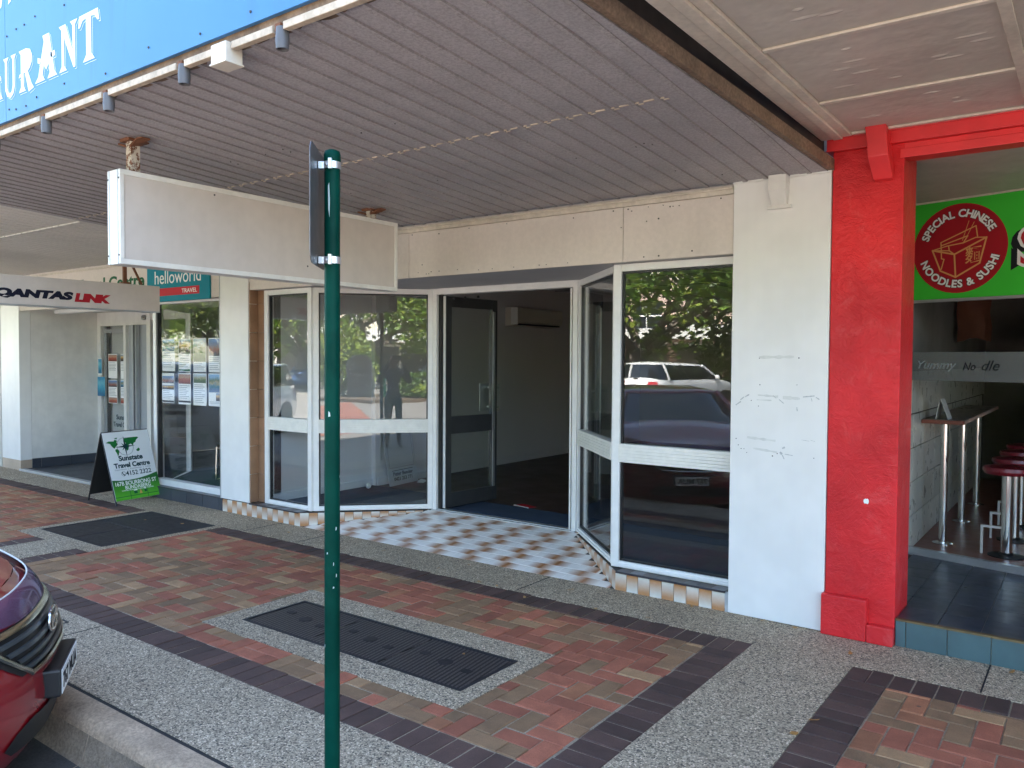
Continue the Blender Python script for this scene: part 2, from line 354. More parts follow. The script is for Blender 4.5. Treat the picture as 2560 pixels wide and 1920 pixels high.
# plants
def leaf(name, a, c2):
    b = NT(name); oi = b.noise(.9, 3)
    c = b.mix(b.ramp(b.noise(11, 2), [(.35, 0.0), (.65, 1.0)]), a, c2); b.l(c, b.p.inputs['Base Color'])
    b.p.inputs['Roughness'].default_value = .45
    tr = b.n('BsdfTranslucent'); b.l(c, tr.inputs[0]); m = b.n('MixShader'); m.inputs[0].default_value = .3
    b.l(b.p.outputs[0], m.inputs[1]); b.l(tr.outputs[0], m.inputs[2]); b.l(m.outputs[0], b.out.inputs[0])
leaf('leaf_fig', (.06, .13, .018), (.17, .26, .03)); leaf('leaf_yellow', (.16, .25, .035), (.34, .38, .06)); leaf('leaf_hedge', (.045, .10, .018), (.10, .17, .03)); leaf('leaf_dry', (.42, .20, .05), (.55, .33, .12))
mat('bark', (.17, .14, .115), .9, var=(4, .3), bump=(18, .6, .03)); mat('bark_dark', (.09, .075, .065), .9, var=(4, .3))
mat('skin', (.42, .24, .17), .5, var=None); mat('shirt', (.05, .06, .09), .85, var=(6, .1)); mat('trousers', (.020, .020, .024), .85, var=(6, .1)); mat('hair', (.03, .022, .018), .6, var=None); mat('shoe', (.015, .013, .012), .4, var=None)
mat('wall_pink', (.58, .42, .35), .8, var=(.6, .06)); mat('wall_cream', (.62, .56, .45), .8, var=(.6, .06)); mat('dark_grey_wall', (.17, .165, .15), .7, var=(1.5, .3)); mat('wall_stone', (.45, .42, .38), .8, var=(.6, .08)); mat('roof_tin', (.35, .36, .37), .5, metal=.4)  # noodle shop inner walls: dark grey base, tone varies at random
mat('window_dark', (.02, .025, .03), .08, var=None); mat('wall_brick', (.36, .20, .14), .85, var=(6, .2)); mat('upper_wall', (.60, .56, .50), .8, var=(.5, .08), streak=.15)
mat('shop_shade', (.03, .03, .032), .7, var=None)

# ------------------------------------------------------------------ geometry helpers
def link(o, parent=None):
    COL.objects.link(o)
    if parent is not None: o.parent = parent
    return o
def tag(o, label, cat, group=None):
    o['label'] = label; o['category'] = cat
    if group: o['group'] = group
    return o
def thing(name, label, cat, loc=(0, 0, 0), rz=0.0, group=None):
    o = bpy.data.objects.new(name, None); o.empty_display_size = .1; o.location = loc; o.rotation_euler = (0, 0, rz)
    link(o); return tag(o, label, cat, group)
class MB:
    def __init__(s): s.v = []; s.f = []; s.mi = []; s.cur = 0
    def m(s, i): s.cur = i; return s
    def add(s, verts, faces):
        k = len(s.v); s.v += [tuple(p) for p in verts]
        for fc in faces: s.f.append(tuple(i + k for i in fc)); s.mi.append(s.cur)
        return s
    def box(s, x0, x1, y0, y1, z0, z1, M=None):
        vs = [(x0, y0, z0), (x1, y0, z0), (x1, y1, z0), (x0, y1, z0), (x0, y0, z1), (x1, y0, z1), (x1, y1, z1), (x0, y1, z1)]
        if M is not None: vs = [M @ Vector(p) for p in vs]
        return s.add(vs, [(3, 2, 1, 0), (4, 5, 6, 7), (0, 1, 5, 4), (1, 2, 6, 5), (2, 3, 7, 6), (3, 0, 4, 7)])
    def beam(s, a, b, wdt, z0, z1, side=0):
        """upright slab along the plan line a-b; side 0 centred, +1 to its left, -1 to its right"""
        a = Vector((a[0], a[1])); b = Vector((b[0], b[1])); d = (b - a).normalized(); n = Vector((-d.y, d.x))
        lo, hi = {0: (-wdt / 2, wdt / 2), 1: (0, wdt), -1: (-wdt, 0)}[side]
        p = [a + n * lo, b + n * lo, b + n * hi, a + n * hi]
        return s.prism([(q.x, q.y) for q in p], z0, z1)
    def prism(s, poly, z0, z1):
        n = len(poly); ar = sum(poly[i][0] * poly[(i + 1) % n][1] - poly[(i + 1) % n][0] * poly[i][1] for i in range(n))
        if ar < 0: poly = poly[::-1]
        vs = [(x, y, z0) for x, y in poly] + [(x, y, z1) for x, y in poly]
        return s.add(vs, [tuple(range(n - 1, -1, -1)), tuple(range(n, 2 * n))] + [(i, (i + 1) % n, n + (i + 1) % n, n + i) for i in range(n)])
    def plate(s, poly3, nrm, t):
        """flat polygon in space given thickness t along nrm"""
        n = len(poly3); nv = Vector(nrm).normalized() * t; P = [Vector(p) for p in poly3]
        vs = [p for p in P] + [p + nv for p in P]
        return s.add(vs, [tuple(range(n - 1, -1, -1)), tuple(range(n, 2 * n))] + [(i, (i + 1) % n, n + (i + 1) % n, n + i) for i in range(n)])
    def tube(s, pts, rad, n=10, cap=True):
        pts = [Vector(p) for p in pts]; rr = rad if isinstance(rad, (list, tuple)) else [rad] * len(pts); k = len(s.v); prev = None
        for i, p in enumerate(pts):
            d = (pts[min(i + 1, len(pts) - 1)] - pts[max(i - 1, 0)]).normalized()
            if prev is None: prev = d.orthogonal().normalized()
            a = (prev - d * prev.dot(d)).normalized(); prev = a; b = d.cross(a)
            for j in range(n):
                t = 2 * math.pi * j / n; s.v.append(tuple(p + (a * math.cos(t) + b * math.sin(t)) * rr[i]))
        fs = [(k + i * n + j, k + i * n + (j + 1) % n, k + (i + 1) * n + (j + 1) % n, k + (i + 1) * n + j) for i in range(len(pts) - 1) for j in range(n)]
        if cap: fs += [tuple(k + j for j in range(n - 1, -1, -1)), tuple(k + (len(pts) - 1) * n + j for j in range(n))]
        s.f += fs; s.mi += [s.cur] * len(fs); return s
    def lathe(s, prof, c=(0, 0, 0), n=24, M=None):
        k = len(s.v)
        for r_, z in prof:
            for j in range(n):
                t = 2 * math.pi * j / n; p = Vector((c[0] + r_ * math.cos(t), c[1] + r_ * math.sin(t), c[2] + z))
                s.v.append(tuple(M @ p if M is not None else p))
        fs = [(k + i * n + j, k + i * n + (j + 1) % n, k + (i + 1) * n + (j + 1) % n, k + (i + 1) * n + j) for i in range(len(prof) - 1) for j in range(n)]
        fs += [tuple(k + j for j in range(n - 1, -1, -1)), tuple(k + (len(prof) - 1) * n + j for j in range(n))]
        s.f += fs; s.mi += [s.cur] * len(fs); return s
    def grid(s, rows, closed=False):
        nr, nc = len(rows), len(rows[0]); vs = [p for r_ in rows for p in r_]
        fs = [(i * nc + j, i * nc + (j + 1) % nc, (i + 1) * nc + (j + 1) % nc, (i + 1) * nc + j) for i in range(nr - 1) for j in range(nc if closed else nc - 1)]
        return s.add(vs, fs)
    def mesh(s, name, mats, smooth=False, bevel=0.0, fix=False):
        me = bpy.data.meshes.new(name); me.from_pydata(s.v, [], s.f)
        for m_ in (mats if isinstance(mats, (list, tuple)) else [mats]): me.materials.append(MATS[m_])
        me.polygons.foreach_set('material_index', s.mi)
        if bevel or fix:
            bm = bmesh.new(); bm.from_mesh(me)
            if fix: bmesh.ops.recalc_face_normals(bm, faces=bm.faces)
            if bevel:
                es = [e for e in bm.edges if len(e.link_faces) == 2 and e.calc_face_angle(0) > .5]
                bmesh.ops.bevel(bm, geom=es, offset=bevel, segments=2, profile=.6, affect='EDGES', clamp_overlap=True)
            bm.to_mesh(me); bm.free()
        if smooth:
            me.polygons.foreach_set('use_smooth', [True] * len(me.polygons))
            if smooth != 'all':
                try: me.set_sharp_from_angle(angle=R(38))
                except Exception: pass
        me.update(); return me
    def build(s, name, mats, parent=None, smooth=False, bevel=0.0, fix=False):
        o = bpy.data.objects.new(name, s.mesh(name, mats, smooth, bevel, fix)); return link(o, parent)
def obj(name, me, parent=None, loc=(0, 0, 0), rz=0.0):
    o = bpy.data.objects.new(name, me); o.location = loc; o.rotation_euler = (0, 0, rz); return link(o, parent)
def struct(o): o['kind'] = 'structure'; return o
def stuff(o): o['kind'] = 'stuff'; return o
def copy_tree(o, parent=None):
    c = o.copy(); COL.objects.link(c); c.parent = parent
    for ch in o.children: copy_tree(ch, c)
    return c
def frame_m(o, xd, yd):
    x = Vector(xd).normalized(); y = Vector(yd).normalized(); n = x.cross(y)
    return Matrix(((x.x, y.x, n.x, o[0]), (x.y, y.y, n.y, o[1]), (x.z, y.z, n.z, o[2]), (0, 0, 0, 1)))
def text_mesh(body, size, bold=0.0, ext=.0012, sx=1.0, shear=0.0, align='LEFT', space=1.0):
    cu = bpy.data.curves.new('lettering', 'FONT'); cu.body = body; cu.size = size; cu.offset = bold * size; cu.extrude = ext
    cu.shear = shear; cu.align_x = align; cu.space_character = space; cu.resolution_u = 4
    t = bpy.data.objects.new('lettering', cu); me = bpy.data.meshes.new_from_object(t)
    bpy.data.objects.remove(t)
    if sx != 1.0:
        for v in me.vertices: v.co.x *= sx
    return me
def text(name, body, size, M, m_, parent, fit=None, **kw):
    """flat lettering laid on the plane of M (x right, y up); fit = (width, height) it is stretched to"""
    me = text_mesh(body, size, **kw)
    if fit:
        xs = [v.co.x for v in me.vertices]; ys = [v.co.y for v in me.vertices]
        x0, y0 = min(xs), min(ys); kx = fit[0] / (max(xs) - x0); ky = fit[1] / (max(ys) - y0)
        for v in me.vertices: v.co.x = (v.co.x - x0) * kx; v.co.y = (v.co.y - y0) * ky
    me.transform(M); me.materials.clear(); me.materials.append(MATS[m_]); me.update()
    return obj(name, me, parent)

# ------------------------------------------------------------------ ground: road, kerb, footpath
ROADZ = -0.17
b = MB(); b.add([(-220, -220, ROADZ), (220, -220, ROADZ), (220, 1.31, ROADZ), (-220, 1.31, ROADZ)], [(0, 1, 2, 3)])
struct(b.build('road', 'asphalt'))
b = MB(); b.add([(7.0, -11.2, ROADZ + .004), (10.6, -13.4, ROADZ + .004), (2.5, -3.0, ROADZ + .004), (-1.2, -3.0, ROADZ + .004)], [(0, 1, 2, 3)])
struct(b.build('paved_crossing', 'red_crossing'))
# kerb and channel swept along the street
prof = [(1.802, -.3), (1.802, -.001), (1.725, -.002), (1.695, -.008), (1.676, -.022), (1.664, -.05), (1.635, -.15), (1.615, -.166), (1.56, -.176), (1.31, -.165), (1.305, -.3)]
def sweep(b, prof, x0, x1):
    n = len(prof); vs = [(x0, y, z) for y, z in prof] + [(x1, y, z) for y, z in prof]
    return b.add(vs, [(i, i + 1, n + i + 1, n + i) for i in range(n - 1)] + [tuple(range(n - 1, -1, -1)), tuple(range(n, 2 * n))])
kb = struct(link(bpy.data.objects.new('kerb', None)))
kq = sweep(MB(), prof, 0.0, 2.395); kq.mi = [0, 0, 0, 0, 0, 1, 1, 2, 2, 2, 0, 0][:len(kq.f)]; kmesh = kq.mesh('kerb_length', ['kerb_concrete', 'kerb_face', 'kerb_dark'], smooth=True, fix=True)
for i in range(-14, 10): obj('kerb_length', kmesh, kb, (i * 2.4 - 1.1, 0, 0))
b = MB(); b.box(-36, 25, 1.803, 1.823, -.05, -.004); struct(b.build('kerb_joint', 'joint_tar'))

# footpath slab of exposed aggregate with rectangular openings for the paved panels and pits
PANELS = {'main': (-6.81, -1.53), 'left': (-12.63, -7.35), 'right': (-1.0, 4.28), 'far_left': (-18.45, -13.17)}
PY0, PY1, BW = 2.335, 4.39, .2
PIT_C = (-4.16, -2.43, 2.895, 3.37); AGG_C = (-4.325, -2.325, 2.73, 3.565)
PIT_L = (-7.82, -6.69, 3.30, 4.372); AGG_L = (-7.93, -6.60, 3.15, 4.60)
PIT_S = (-5.74, -4.94, 1.96, 2.24)
holes = [(x0, x1, PY0, PY1) for x0, x1 in PANELS.values()]
def inside(x, y, r): return r[0] < x < r[1] and r[2] < y < r[3]
def slab(name, x0, x1, y0, y1, holes_, solid, z, m_):
    xs = sorted({x0, x1, *[h[0] for h in holes_ + solid], *[h[1] for h in holes_ + solid]}); ys = sorted({y0, y1, *[h[2] for h in holes_ + solid], *[h[3] for h in holes_ + solid]})
    xs = [x for x in xs if x0 <= x <= x1]; ys = [y for y in ys if y0 <= y <= y1]
    b = MB()
    for i in range(len(xs) - 1):
        for j in range(len(ys) - 1):
            cx, cy_ = (xs[i] + xs[i + 1]) / 2, (ys[j] + ys[j + 1]) / 2
            if any(inside(cx, cy_, h) for h in holes_) and not any(inside(cx, cy_, h) for h in solid): continue
            b.box(xs[i], xs[i + 1], ys[j], ys[j + 1], z - .06, z)
    return b.build(name, m_)
fp = struct(slab('pavement', -36, 25, 1.823, 4.845, holes + [PIT_C, PIT_L], [AGG_C, AGG_L], 0.0, 'aggregate'))
# pits stay open under their lids, so rebuild those two collars around the lids
me = fp.data; bm = bmesh.new(); bm.from_mesh(me)
def in_pit(f):
    c = f.calc_center_median(); return any(inside(c.x, c.y, p) for p in (PIT_C, PIT_L))
bmesh.ops.delete(bm, geom=[f for f in bm.faces if in_pit(f)], context='FACES'); bm.to_mesh(me); bm.free()
b = MB()
for k, (x0, x1) in PANELS.items(): b.box(x0, x1, PY0, PY1, -.05, -.0055)
b.build('joint_sand', 'bed_sand', fp)
b = MB()
for x in (-.42, 1.6, -3.2, -5.55, -6.3, -9.2, -11.2): b.box(x - .004, x + .004, 4.402, 4.838, -.02, .0012)
for x in (-4.72, -7.08, -8.2, -.6): b.box(x - .004, x + .004, 1.83, 2.33, -.02, .0012)
b.build('control_joint', 'joint_tar', fp)

# pavers: herringbone field inside a dark soldier course
pm = {}
def paver_mesh(wx, wy, m_):
    key = (round(wx, 3), round(wy, 3), m_)
    if key not in pm:
        a, c, e = wx / 2, wy / 2, .0035
        b = MB(); vs = [(-a, -c, -.05), (a, -c, -.05), (a, c, -.05), (-a, c, -.05), (-a, -c, -e), (a, -c, -e), (a, c, -e), (-a, c, -e), (-a + e, -c + e, 0), (a - e, -c + e, 0), (a - e, c - e, 0), (-a + e, c - e, 0)]
        b.add(vs, [(0, 1, 5, 4), (1, 2, 6, 5), (2, 3, 7, 6), (3, 0, 4, 7), (4, 5, 9, 8), (5, 6, 10, 9), (6, 7, 11, 10), (7, 4, 8, 11), (8, 9, 10, 11)])
        pm[key] = b.mesh('paver', m_)
    return pm[key]
def cut(rects, h):
    out = []
    for x0, x1, y0, y1 in rects:
        if x1 <= h[0] or x0 >= h[1] or y1 <= h[2] or y0 >= h[3]: out.append((x0, x1, y0, y1)); continue
        if x0 < h[0]: out.append((x0, h[0], y0, y1))
        if x1 > h[1]: out.append((h[1], x1, y0, y1))
        xa, xb = max(x0, h[0]), min(x1, h[1])
        if y0 < h[2]: out.append((xa, xb, y0, h[2]))
        if y1 > h[3]: out.append((xa, xb, h[3], y1))
    return out
U = .1015
def herringbone(x0, x1, y0, y1, cuts):
    """rectangles of a 90 degree herringbone of 2:1 pavers, clipped to the field"""
    out = []; ni, nj = int((x1 - x0) / U) + 6, int((y1 - y0) / U) + 6
    for j in range(-4, nj):
        for i in range(-4, ni):
            k = (i - j) % 4
            if k == 0: r_ = (i, i + 2, j, j + 1)
            elif k == 3: r_ = (i, i + 1, j, j + 2)
            else: continue
            q = (x0 + r_[0] * U, x0 + r_[1] * U, y0 + r_[2] * U, y0 + r_[3] * U)
            q = (max(q[0], x0), min(q[1], x1), max(q[2], y0), min(q[3], y1))
            if q[1] - q[0] < .012 or q[3] - q[2] < .012: continue
            rs = [q]
            for h in cuts: rs = cut(rs, h)
            out += [r for r in rs if r[1] - r[0] > .014 and r[3] - r[2] > .014]
    return out
def lay(panel, rects, chooser, name, limit=300):
    rects = sorted(rects, key=lambda r: (r[0] + .2) ** 2 + (r[2]) ** 2)
    far = MB(); fm = []
    for n_, r_ in enumerate(rects):
        g = .0022 + random.random() * .0016
        cx, cy_ = (r_[0] + r_[1]) / 2, (r_[2] + r_[3]) / 2; m_ = chooser(cx, cy_)
        wx, wy = r_[1] - r_[0] - 2 * g, r_[3] - r_[2] - 2 * g
        z = random.uniform(-.0034, .0022)
        if n_ < limit:
            wx, wy = round(wx * 250) / 250, round(wy * 250) / 250
            o = obj(name, paver_mesh(wx, wy, m_), panel, (cx, cy_, z)); o.rotation_euler = (random.gauss(0, .006), random.gauss(0, .006), random.gauss(0, .006))
        else:
            if m_ not in fm: fm.append(m_)
            far.m(fm.index(m_)).box(cx - wx / 2, cx + wx / 2, cy_ - wy / 2, cy_ + wy / 2, -.04, z)
    if far.v: stuff(far.build('distant_' + name, fm, panel))
def field_colour(x, y):
    t = random.random(); tan = .03 + .09 * min(1, max(0, (-x - 2.2) / 3)) * (1.25 if y < 3.4 else .8)
    if x < -7.3: return 'paver_orange' if t < .45 else ('paver_red' if t < .72 else ('paver_brown' if t < .9 else 'paver_tan'))
    if t < tan: return 'paver_tan'
    if t < tan + .08: return 'paver_orange'
    return 'paver_red' if t < .60 else 'paver_brown'
for key, (x0, x1) in PANELS.items():
    pan = struct(link(bpy.data.objects.new('paving_panel', None)))
    cuts = [AGG_C, AGG_L]
    lay(pan, herringbone(x0 + BW, x1 - BW, PY0 + BW, PY1 - BW, cuts), field_colour, 'paver', 300 if key != 'far_left' else 0)
    br = []
    n = int(round((x1 - x0) / .1015)); d = (x1 - x0) / n
    for i in range(n):
        br.append((x0 + i * d, x0 + (i + 1) * d, PY1 - BW, PY1)); br.append((x0 + i * d, x0 + (i + 1) * d, PY0, PY0 + BW))
    n = int(round((PY1 - PY0 - 2 * BW) / .1035)); d = (PY1 - PY0 - 2 * BW) / n
    for i in range(n):
        br.append((x0, x0 + BW, PY0 + BW + i * d, PY0 + BW + (i + 1) * d)); br.append((x1 - BW, x1, PY0 + BW + i * d, PY0 + BW + (i + 1) * d))
    rs = []
    for r_ in br:
        q = [r_]
        for h in cuts: q = cut(q, h)
        rs += [r for r in q if r[1] - r[0] > .02 and r[3] - r[2] > .02]
    lay(pan, rs, lambda x, y: 'paver_dark', 'border_paver', 300 if key != 'far_left' else 0)

# service pit lids
def pit(label, rect, splits, keyholes, mat_):
    x0, x1, y0, y1 = rect
    t = thing('service_pit', label, 'pit cover', ((x0 + x1) / 2, (y0 + y1) / 2, 0), 0, 'service pits in the footpath')
    def loc(r): return (r[0] - t.location.x, r[1] - t.location.x, r[2] - t.location.y, r[3] - t.location.y)
    b = MB(); e = .018; q = loc((x0, x1, y0, y1))
    b.box(q[0], q[1], q[2], q[2] + e, -.06, .003); b.box(q[0], q[1], q[3] - e, q[3], -.06, .003); b.box(q[0], q[0] + e, q[2] + e, q[3] - e, -.06, .003); b.box(q[1] - e, q[1], q[2] + e, q[3] - e, -.06, .003)
    b.build('surround_frame', 'iron_edge', t)
    b = MB(); b.box(q[0], q[1], q[2], q[3], -.08, -.06); b.build('pit_floor', 'black', t)
    for s in splits:
        s = loc(s); lid = MB().box(s[0] + .004, s[1] - .004, s[2] + .004, s[3] - .004, -.05, .0).build('lid', mat_, t, bevel=.004)
        if keyholes:
            cx, cy_ = (s[0] + s[1]) / 2, (s[2] + s[3]) / 2
            b = MB(); b.lathe([(.042, -.002), (.042, .002), (.036, .003)], (cx, cy_, 0), 20); b.build('inspection_cap', 'iron_plain', lid)
            for dx in (-.17, .17):
                b = MB(); b.box(cx + dx - .026, cx + dx + .026, cy_ - .02 - .06 * (dx > 0) + .03, cy_ + .02 - .06 * (dx > 0) + .03, -.001, .0035); b.build('lifting_slot', 'iron_plain', lid)
    return t
L3 = (PIT_C[1] - PIT_C[0] - .036) / 3
pit('black ribbed three-lid service pit in front of the open doorway', PIT_C, [(PIT_C[0] + .018 + i * L3, PIT_C[0] + .018 + (i + 1) * L3, PIT_C[2] + .018, PIT_C[3] - .018) for i in range(3)], True, 'cast_iron')
ym = 3.84; xm = -7.24
pit('broad dark square service pit near the A-frame board', PIT_L, [(PIT_L[0] + .018, PIT_L[1] - .018, ym, PIT_L[3] - .018), (PIT_L[0] + .018, xm, PIT_L[2] + .018, ym), (xm, PIT_L[1] - .018, PIT_L[2] + .018, ym)], False, 'iron_plain')
t = thing('water_meter_cover', 'small aggregate-filled meter cover edged in black beside the red car', 'pit cover', ((PIT_S[0] + PIT_S[1]) / 2, (PIT_S[2] + PIT_S[3]) / 2, 0), 0, 'service pits in the footpath')
b = MB(); hx, hy = .4, .14
b.box(-hx, hx, -hy, -hy + .012, -.02, .0025).box(-hx, hx, hy - .012, hy, -.02, .0025).box(-hx, -hx + .012, -hy + .012, hy - .012, -.02, .0025).box(hx - .012, hx, -hy + .012, hy - .012, -.02, .0025)
b.build('edge_frame', 'iron_edge', t); MB().box(-hx + .013, hx - .013, -hy + .013, hy - .013, -.02, .0015).build('lid_infill', 'aggregate', t)
b = MB(); b.tube([(.26, .04, .004), (.30, .06, .006), (.33, .05, .006), (.32, .025, .004)], .004, 6); b.build('lifting_ring', 'iron_plain', t)

# ------------------------------------------------------------------ the empty shop
Y0 = 4.84; FY = 4.93; SILL = .135; HEAD = 2.262
LA, LB = (-5.98, 4.95), (-5.18, 5.74)        # left splayed pane (plan)
RA, RB = (-2.75, 4.95), (-3.54, 5.74)        # right splayed pane
shop = thing('empty_shop', 'vacant cream shop with white window frames and a recessed open doorway', 'shop', (-4.3, Y0, 0))
shop.location = (0, 0, 0)
# header boards
xs = [-6.83, -4.636, -2.63, -1.852]
for i in range(3):
    MB().box(xs[i] + .002, xs[i + 1] - .002, Y0, Y0 + .03, HEAD, 2.632).build('header_board', 'cream_board', shop, bevel=.002)
b = MB(); b.box(-6.83, -1.852, Y0 + .03, Y0 + .16, HEAD + .002, 2.70); b.build('header_backing', 'cream_board', shop)
b = MB(); b.box(-6.83, -1.852, Y0 - .012, Y0 + .02, 2.634, 2.662).box(-6.83, -1.852, Y0 - .022, Y0 + .02, 2.6625, 2.676); b.build('header_trim', 'cream_trim', shop, bevel=.003)
b = MB()
for i in range(34):
    x = random.uniform(-4.6, -1.9); z = random.choice((2.285, 2.30, 2.6, 2.615, 2.45 + random.uniform(-.1, .1))); r_ = random.uniform(.003, .006)
    b.lathe([(r_, 0), (r_, .004)], (0, 0, 0), 6, Matrix.Translation((x, Y0 - .0005, z)) @ Matrix.Rotation(R(90), 4, 'X'))
stuff(b.build('screw_heads', 'screw', shop))
# white pilaster sheets
pr = MB().box(-1.85, -1.268, Y0 - .012, Y0 + .3, .004, 2.688).build('pilaster', 'white_paint', shop, bevel=.003); pr['label'] = 'right white pilaster with tape and glue marks'
b = MB(); b.box(-1.852, -1.266, Y0 - .02, Y0 + .02, 2.689, 2.70); b.build('capping', 'white_paint', pr)
# small boxed downpipe head on the pilaster
b = MB()
b.add([(-1.612, Y0 - .085, 2.70), (-1.508, Y0 - .085, 2.70), (-1.508, Y0 - .013, 2.70), (-1.612, Y0 - .013, 2.70), (-1.612, Y0 - .085, 2.61), (-1.508, Y0 - .085, 2.61), (-1.508, Y0 - .013, 2.61), (-1.612, Y0 - .013, 2.61), (-1.605, Y0 - .04, 2.525), (-1.515, Y0 - .04, 2.525), (-1.515, Y0 - .013, 2.525), (-1.605, Y0 - .013, 2.525)],
      [(0, 1, 2, 3), (4, 5, 1, 0), (5, 6, 2, 1), (7, 4, 0, 3), (8, 9, 5, 4), (9, 10, 6, 5), (11, 8, 4, 7), (11, 10, 9, 8), (6, 7, 3, 2), (10, 11, 7, 6)])
b.box(-1.63, -1.49, Y0 - .05, Y0 - .0125, 2.505, 2.524); b.box(-1.614, -1.506, Y0 - .088, Y0 - .013, 2.652, 2.657)
b.build('bracket_cover', 'white_grime', pr, fix=True, bevel=.003)
# tape residue and holes, in pilaster coordinates (u right, v up)
def px_pil(u, v):  # crop pixels of the photograph's pilaster -> metres
    return -1.85 + (u - 40) / 1030 * .585, 1.792 - (v - 0) / 1659 * .845
def strip(b, u0, v0, u1, v1, wd, wob=.3):
    (x0, z0), (x1, z1) = px_pil(u0, v0), px_pil(u1, v1); d = Vector((x1 - x0, z1 - z0)); n = Vector((-d.y, d.x)).normalized(); k = 7; top = []; bot = []
    for i in range(k + 1):
        p = Vector((x0, z0)) + d * i / k; w_ = wd / 2 * random.uniform(1 - wob, 1 + wob)
        top.append((p.x + n.x * w_, Y0 - .0125, p.y + n.y * w_)); bot.append((p.x - n.x * w_, Y0 - .0125, p.y - n.y * w_))
    b.plate(bot + top[::-1], (0, -1, 0), .0008)
b = MB()
for a in [(98, 930, 155, 885, .007), (150, 865, 190, 828, .006), (200, 828, 246, 797, .007), (820, 806, 935, 790, .007), (950, 805, 985, 830, .005), (905, 820, 912, 855, .003), (757, 930, 763, 975, .006), (612, 1425, 640, 1408, .009), (590, 1470, 610, 1495, .014), (612, 1500, 635, 1550, .004), (640, 1490, 722, 1500, .004), (810, 1308, 890, 1318, .002), (905, 1305, 948, 1318, .002), (570, 845, 620, 890, .005), (505, 800, 540, 832, .004)]: strip(b, *a)
b.build('tape_remnant', 'patch_glue', pr)
b = MB()
for a in [(350, 345, 720, 340, .018), (340, 800, 560, 812, .012), (610, 820, 790, 828, .016), (330, 858, 490, 860, .006), (230, 1318, 540, 1340, .014), (300, 1447, 560, 1475, .012)]: strip(b, *a, .5)
b.build('glue_smear', 'patch_faint', pr)
b = MB()
for u, v in [(352, 357), (770, 352), (362, 676), (755, 667), (107, 1342), (133, 1419), (165, 1461), (197, 1461), (228, 1505), (510, 1523), (940, 1512), (350, 933), (560, 1490), (270, 868)]:
    x, z = px_pil(u, v); r_ = random.uniform(.0022, .0042)
    b.lathe([(r_, 0), (r_, .0012)], (0, 0, 0), 8, Matrix.Translation((x, Y0 - .0122, z)) @ Matrix.Rotation(R(90), 4, 'X'))
b.build('screw_hole', 'screw', pr)
pl = MB().box(-7.292, -6.818, Y0 - .012, Y0 + .09, .136, 2.70).build('pilaster', 'white_paint', shop, bevel=.003)
b = MB(); b.box(-7.30, -7.293, Y0 - .016, Y0 + .02, .136, 2.66); b.build('edge_bead', 'aluminium', pl)
# brown tile strip beside the left window
tm = {}
def tile(name, m_, parent, x0, x1, y0, y1, z0, z1, bev=.0025):
    key = (round(x1 - x0, 4), round(y1 - y0, 4), round(z1 - z0, 4), m_)
    if key not in tm: tm[key] = MB().box(0, key[0], 0, key[1], 0, key[2]).mesh('tile', m_, bevel=bev)
    return obj(name, tm[key], parent, (x0, y0, z0))
MB().box(-6.816, -6.70, FY + .02, FY + .2, .13, HEAD + .1).build('tile_backing', 'grout', shop)
for i in range(8):
    z0 = .14 + i * .284
    tile('wall_tile', 'brown_tile', shop, -6.80, -6.705, FY, FY + .02, z0, min(z0 + .281, HEAD + .08)); tile('wall_tile', 'brown_tile', shop, -6.817, -6.803, FY - .09, FY + .02, z0, min(z0 + .281, HEAD + .08))
# tiled plinth
def tiles_line(a, bp, first, zb0, zb1, label=None):
    """upright plinth tiles along the plan line a-b facing its right-hand side; bottoms follow zb0..zb1"""
    a = Vector(a); bp = Vector(bp); L = (bp - a).length; n = max(1, int(round(L / .085))); w_ = L / n
    ang = math.atan2(bp.y - a.y, bp.x - a.x)
    for i in range(n):
        z0 = zb0 + (zb1 - zb0) * (i + .5) / n - .006; h = .124 - max(z0, 0)
        if h < .012: continue
        m_ = 'base_tile_a' if (i + first) % 2 else 'base_tile_b'
        key = (round(w_, 4), round(h, 3), m_)
        if key not in tm: tm[key] = MB().box(.0015, w_ - .0015, 0, .012, 0, h).mesh('tile', m_, bevel=.002)
        p = a + (bp - a) * i / n; obj('plinth_tile', tm[key], shop, (p.x, p.y, max(z0, 0)), ang)
PLA, PLB = (-6.045, Y0), (-5.165, 5.72); PRA, PRB = (-2.665, Y0), (-3.545, 5.72)
tiles_line((-7.285, Y0), PLA, 0, 0, 0); tiles_line(PLA, PLB, 1, 0, .125); tiles_line(PRB, PRA, 0, .125, 0); tiles_line(PRA, (-1.875, Y0), 1, 0, 0)
b = MB(); b.prism([(-7.28, Y0 + .008), (PLA[0] - .004, Y0 + .008), (PLB[0] - .012, PLB[1]), (PLB[0] - .14, PLB[1]), (-6.1, 5.06), (-7.28, 5.06)], -.02, .123); b.build('plinth', 'grout', shop)
b = MB(); b.prism([(-1.853, Y0 + .008), (-1.853, 5.06), (-2.6, 5.06), (PRB[0] + .14, PRB[1]), (PRB[0] + .012, PRB[1]), (PRA[0] + .004, Y0 + .008)], -.02, .123)
b.build('plinth', 'grout', shop)
b = MB(); b.lathe([(.055, 0), (.055, .004)], (0, 0, 0), 12, Matrix.Translation((-1.862, Y0 + .006, .075)) @ Matrix.Rotation(R(90), 4, 'X')); b.box(-1.874, -1.853, Y0 + .001, Y0 + .03, .0, .123); b.build('cement_patch', 'cement', shop)
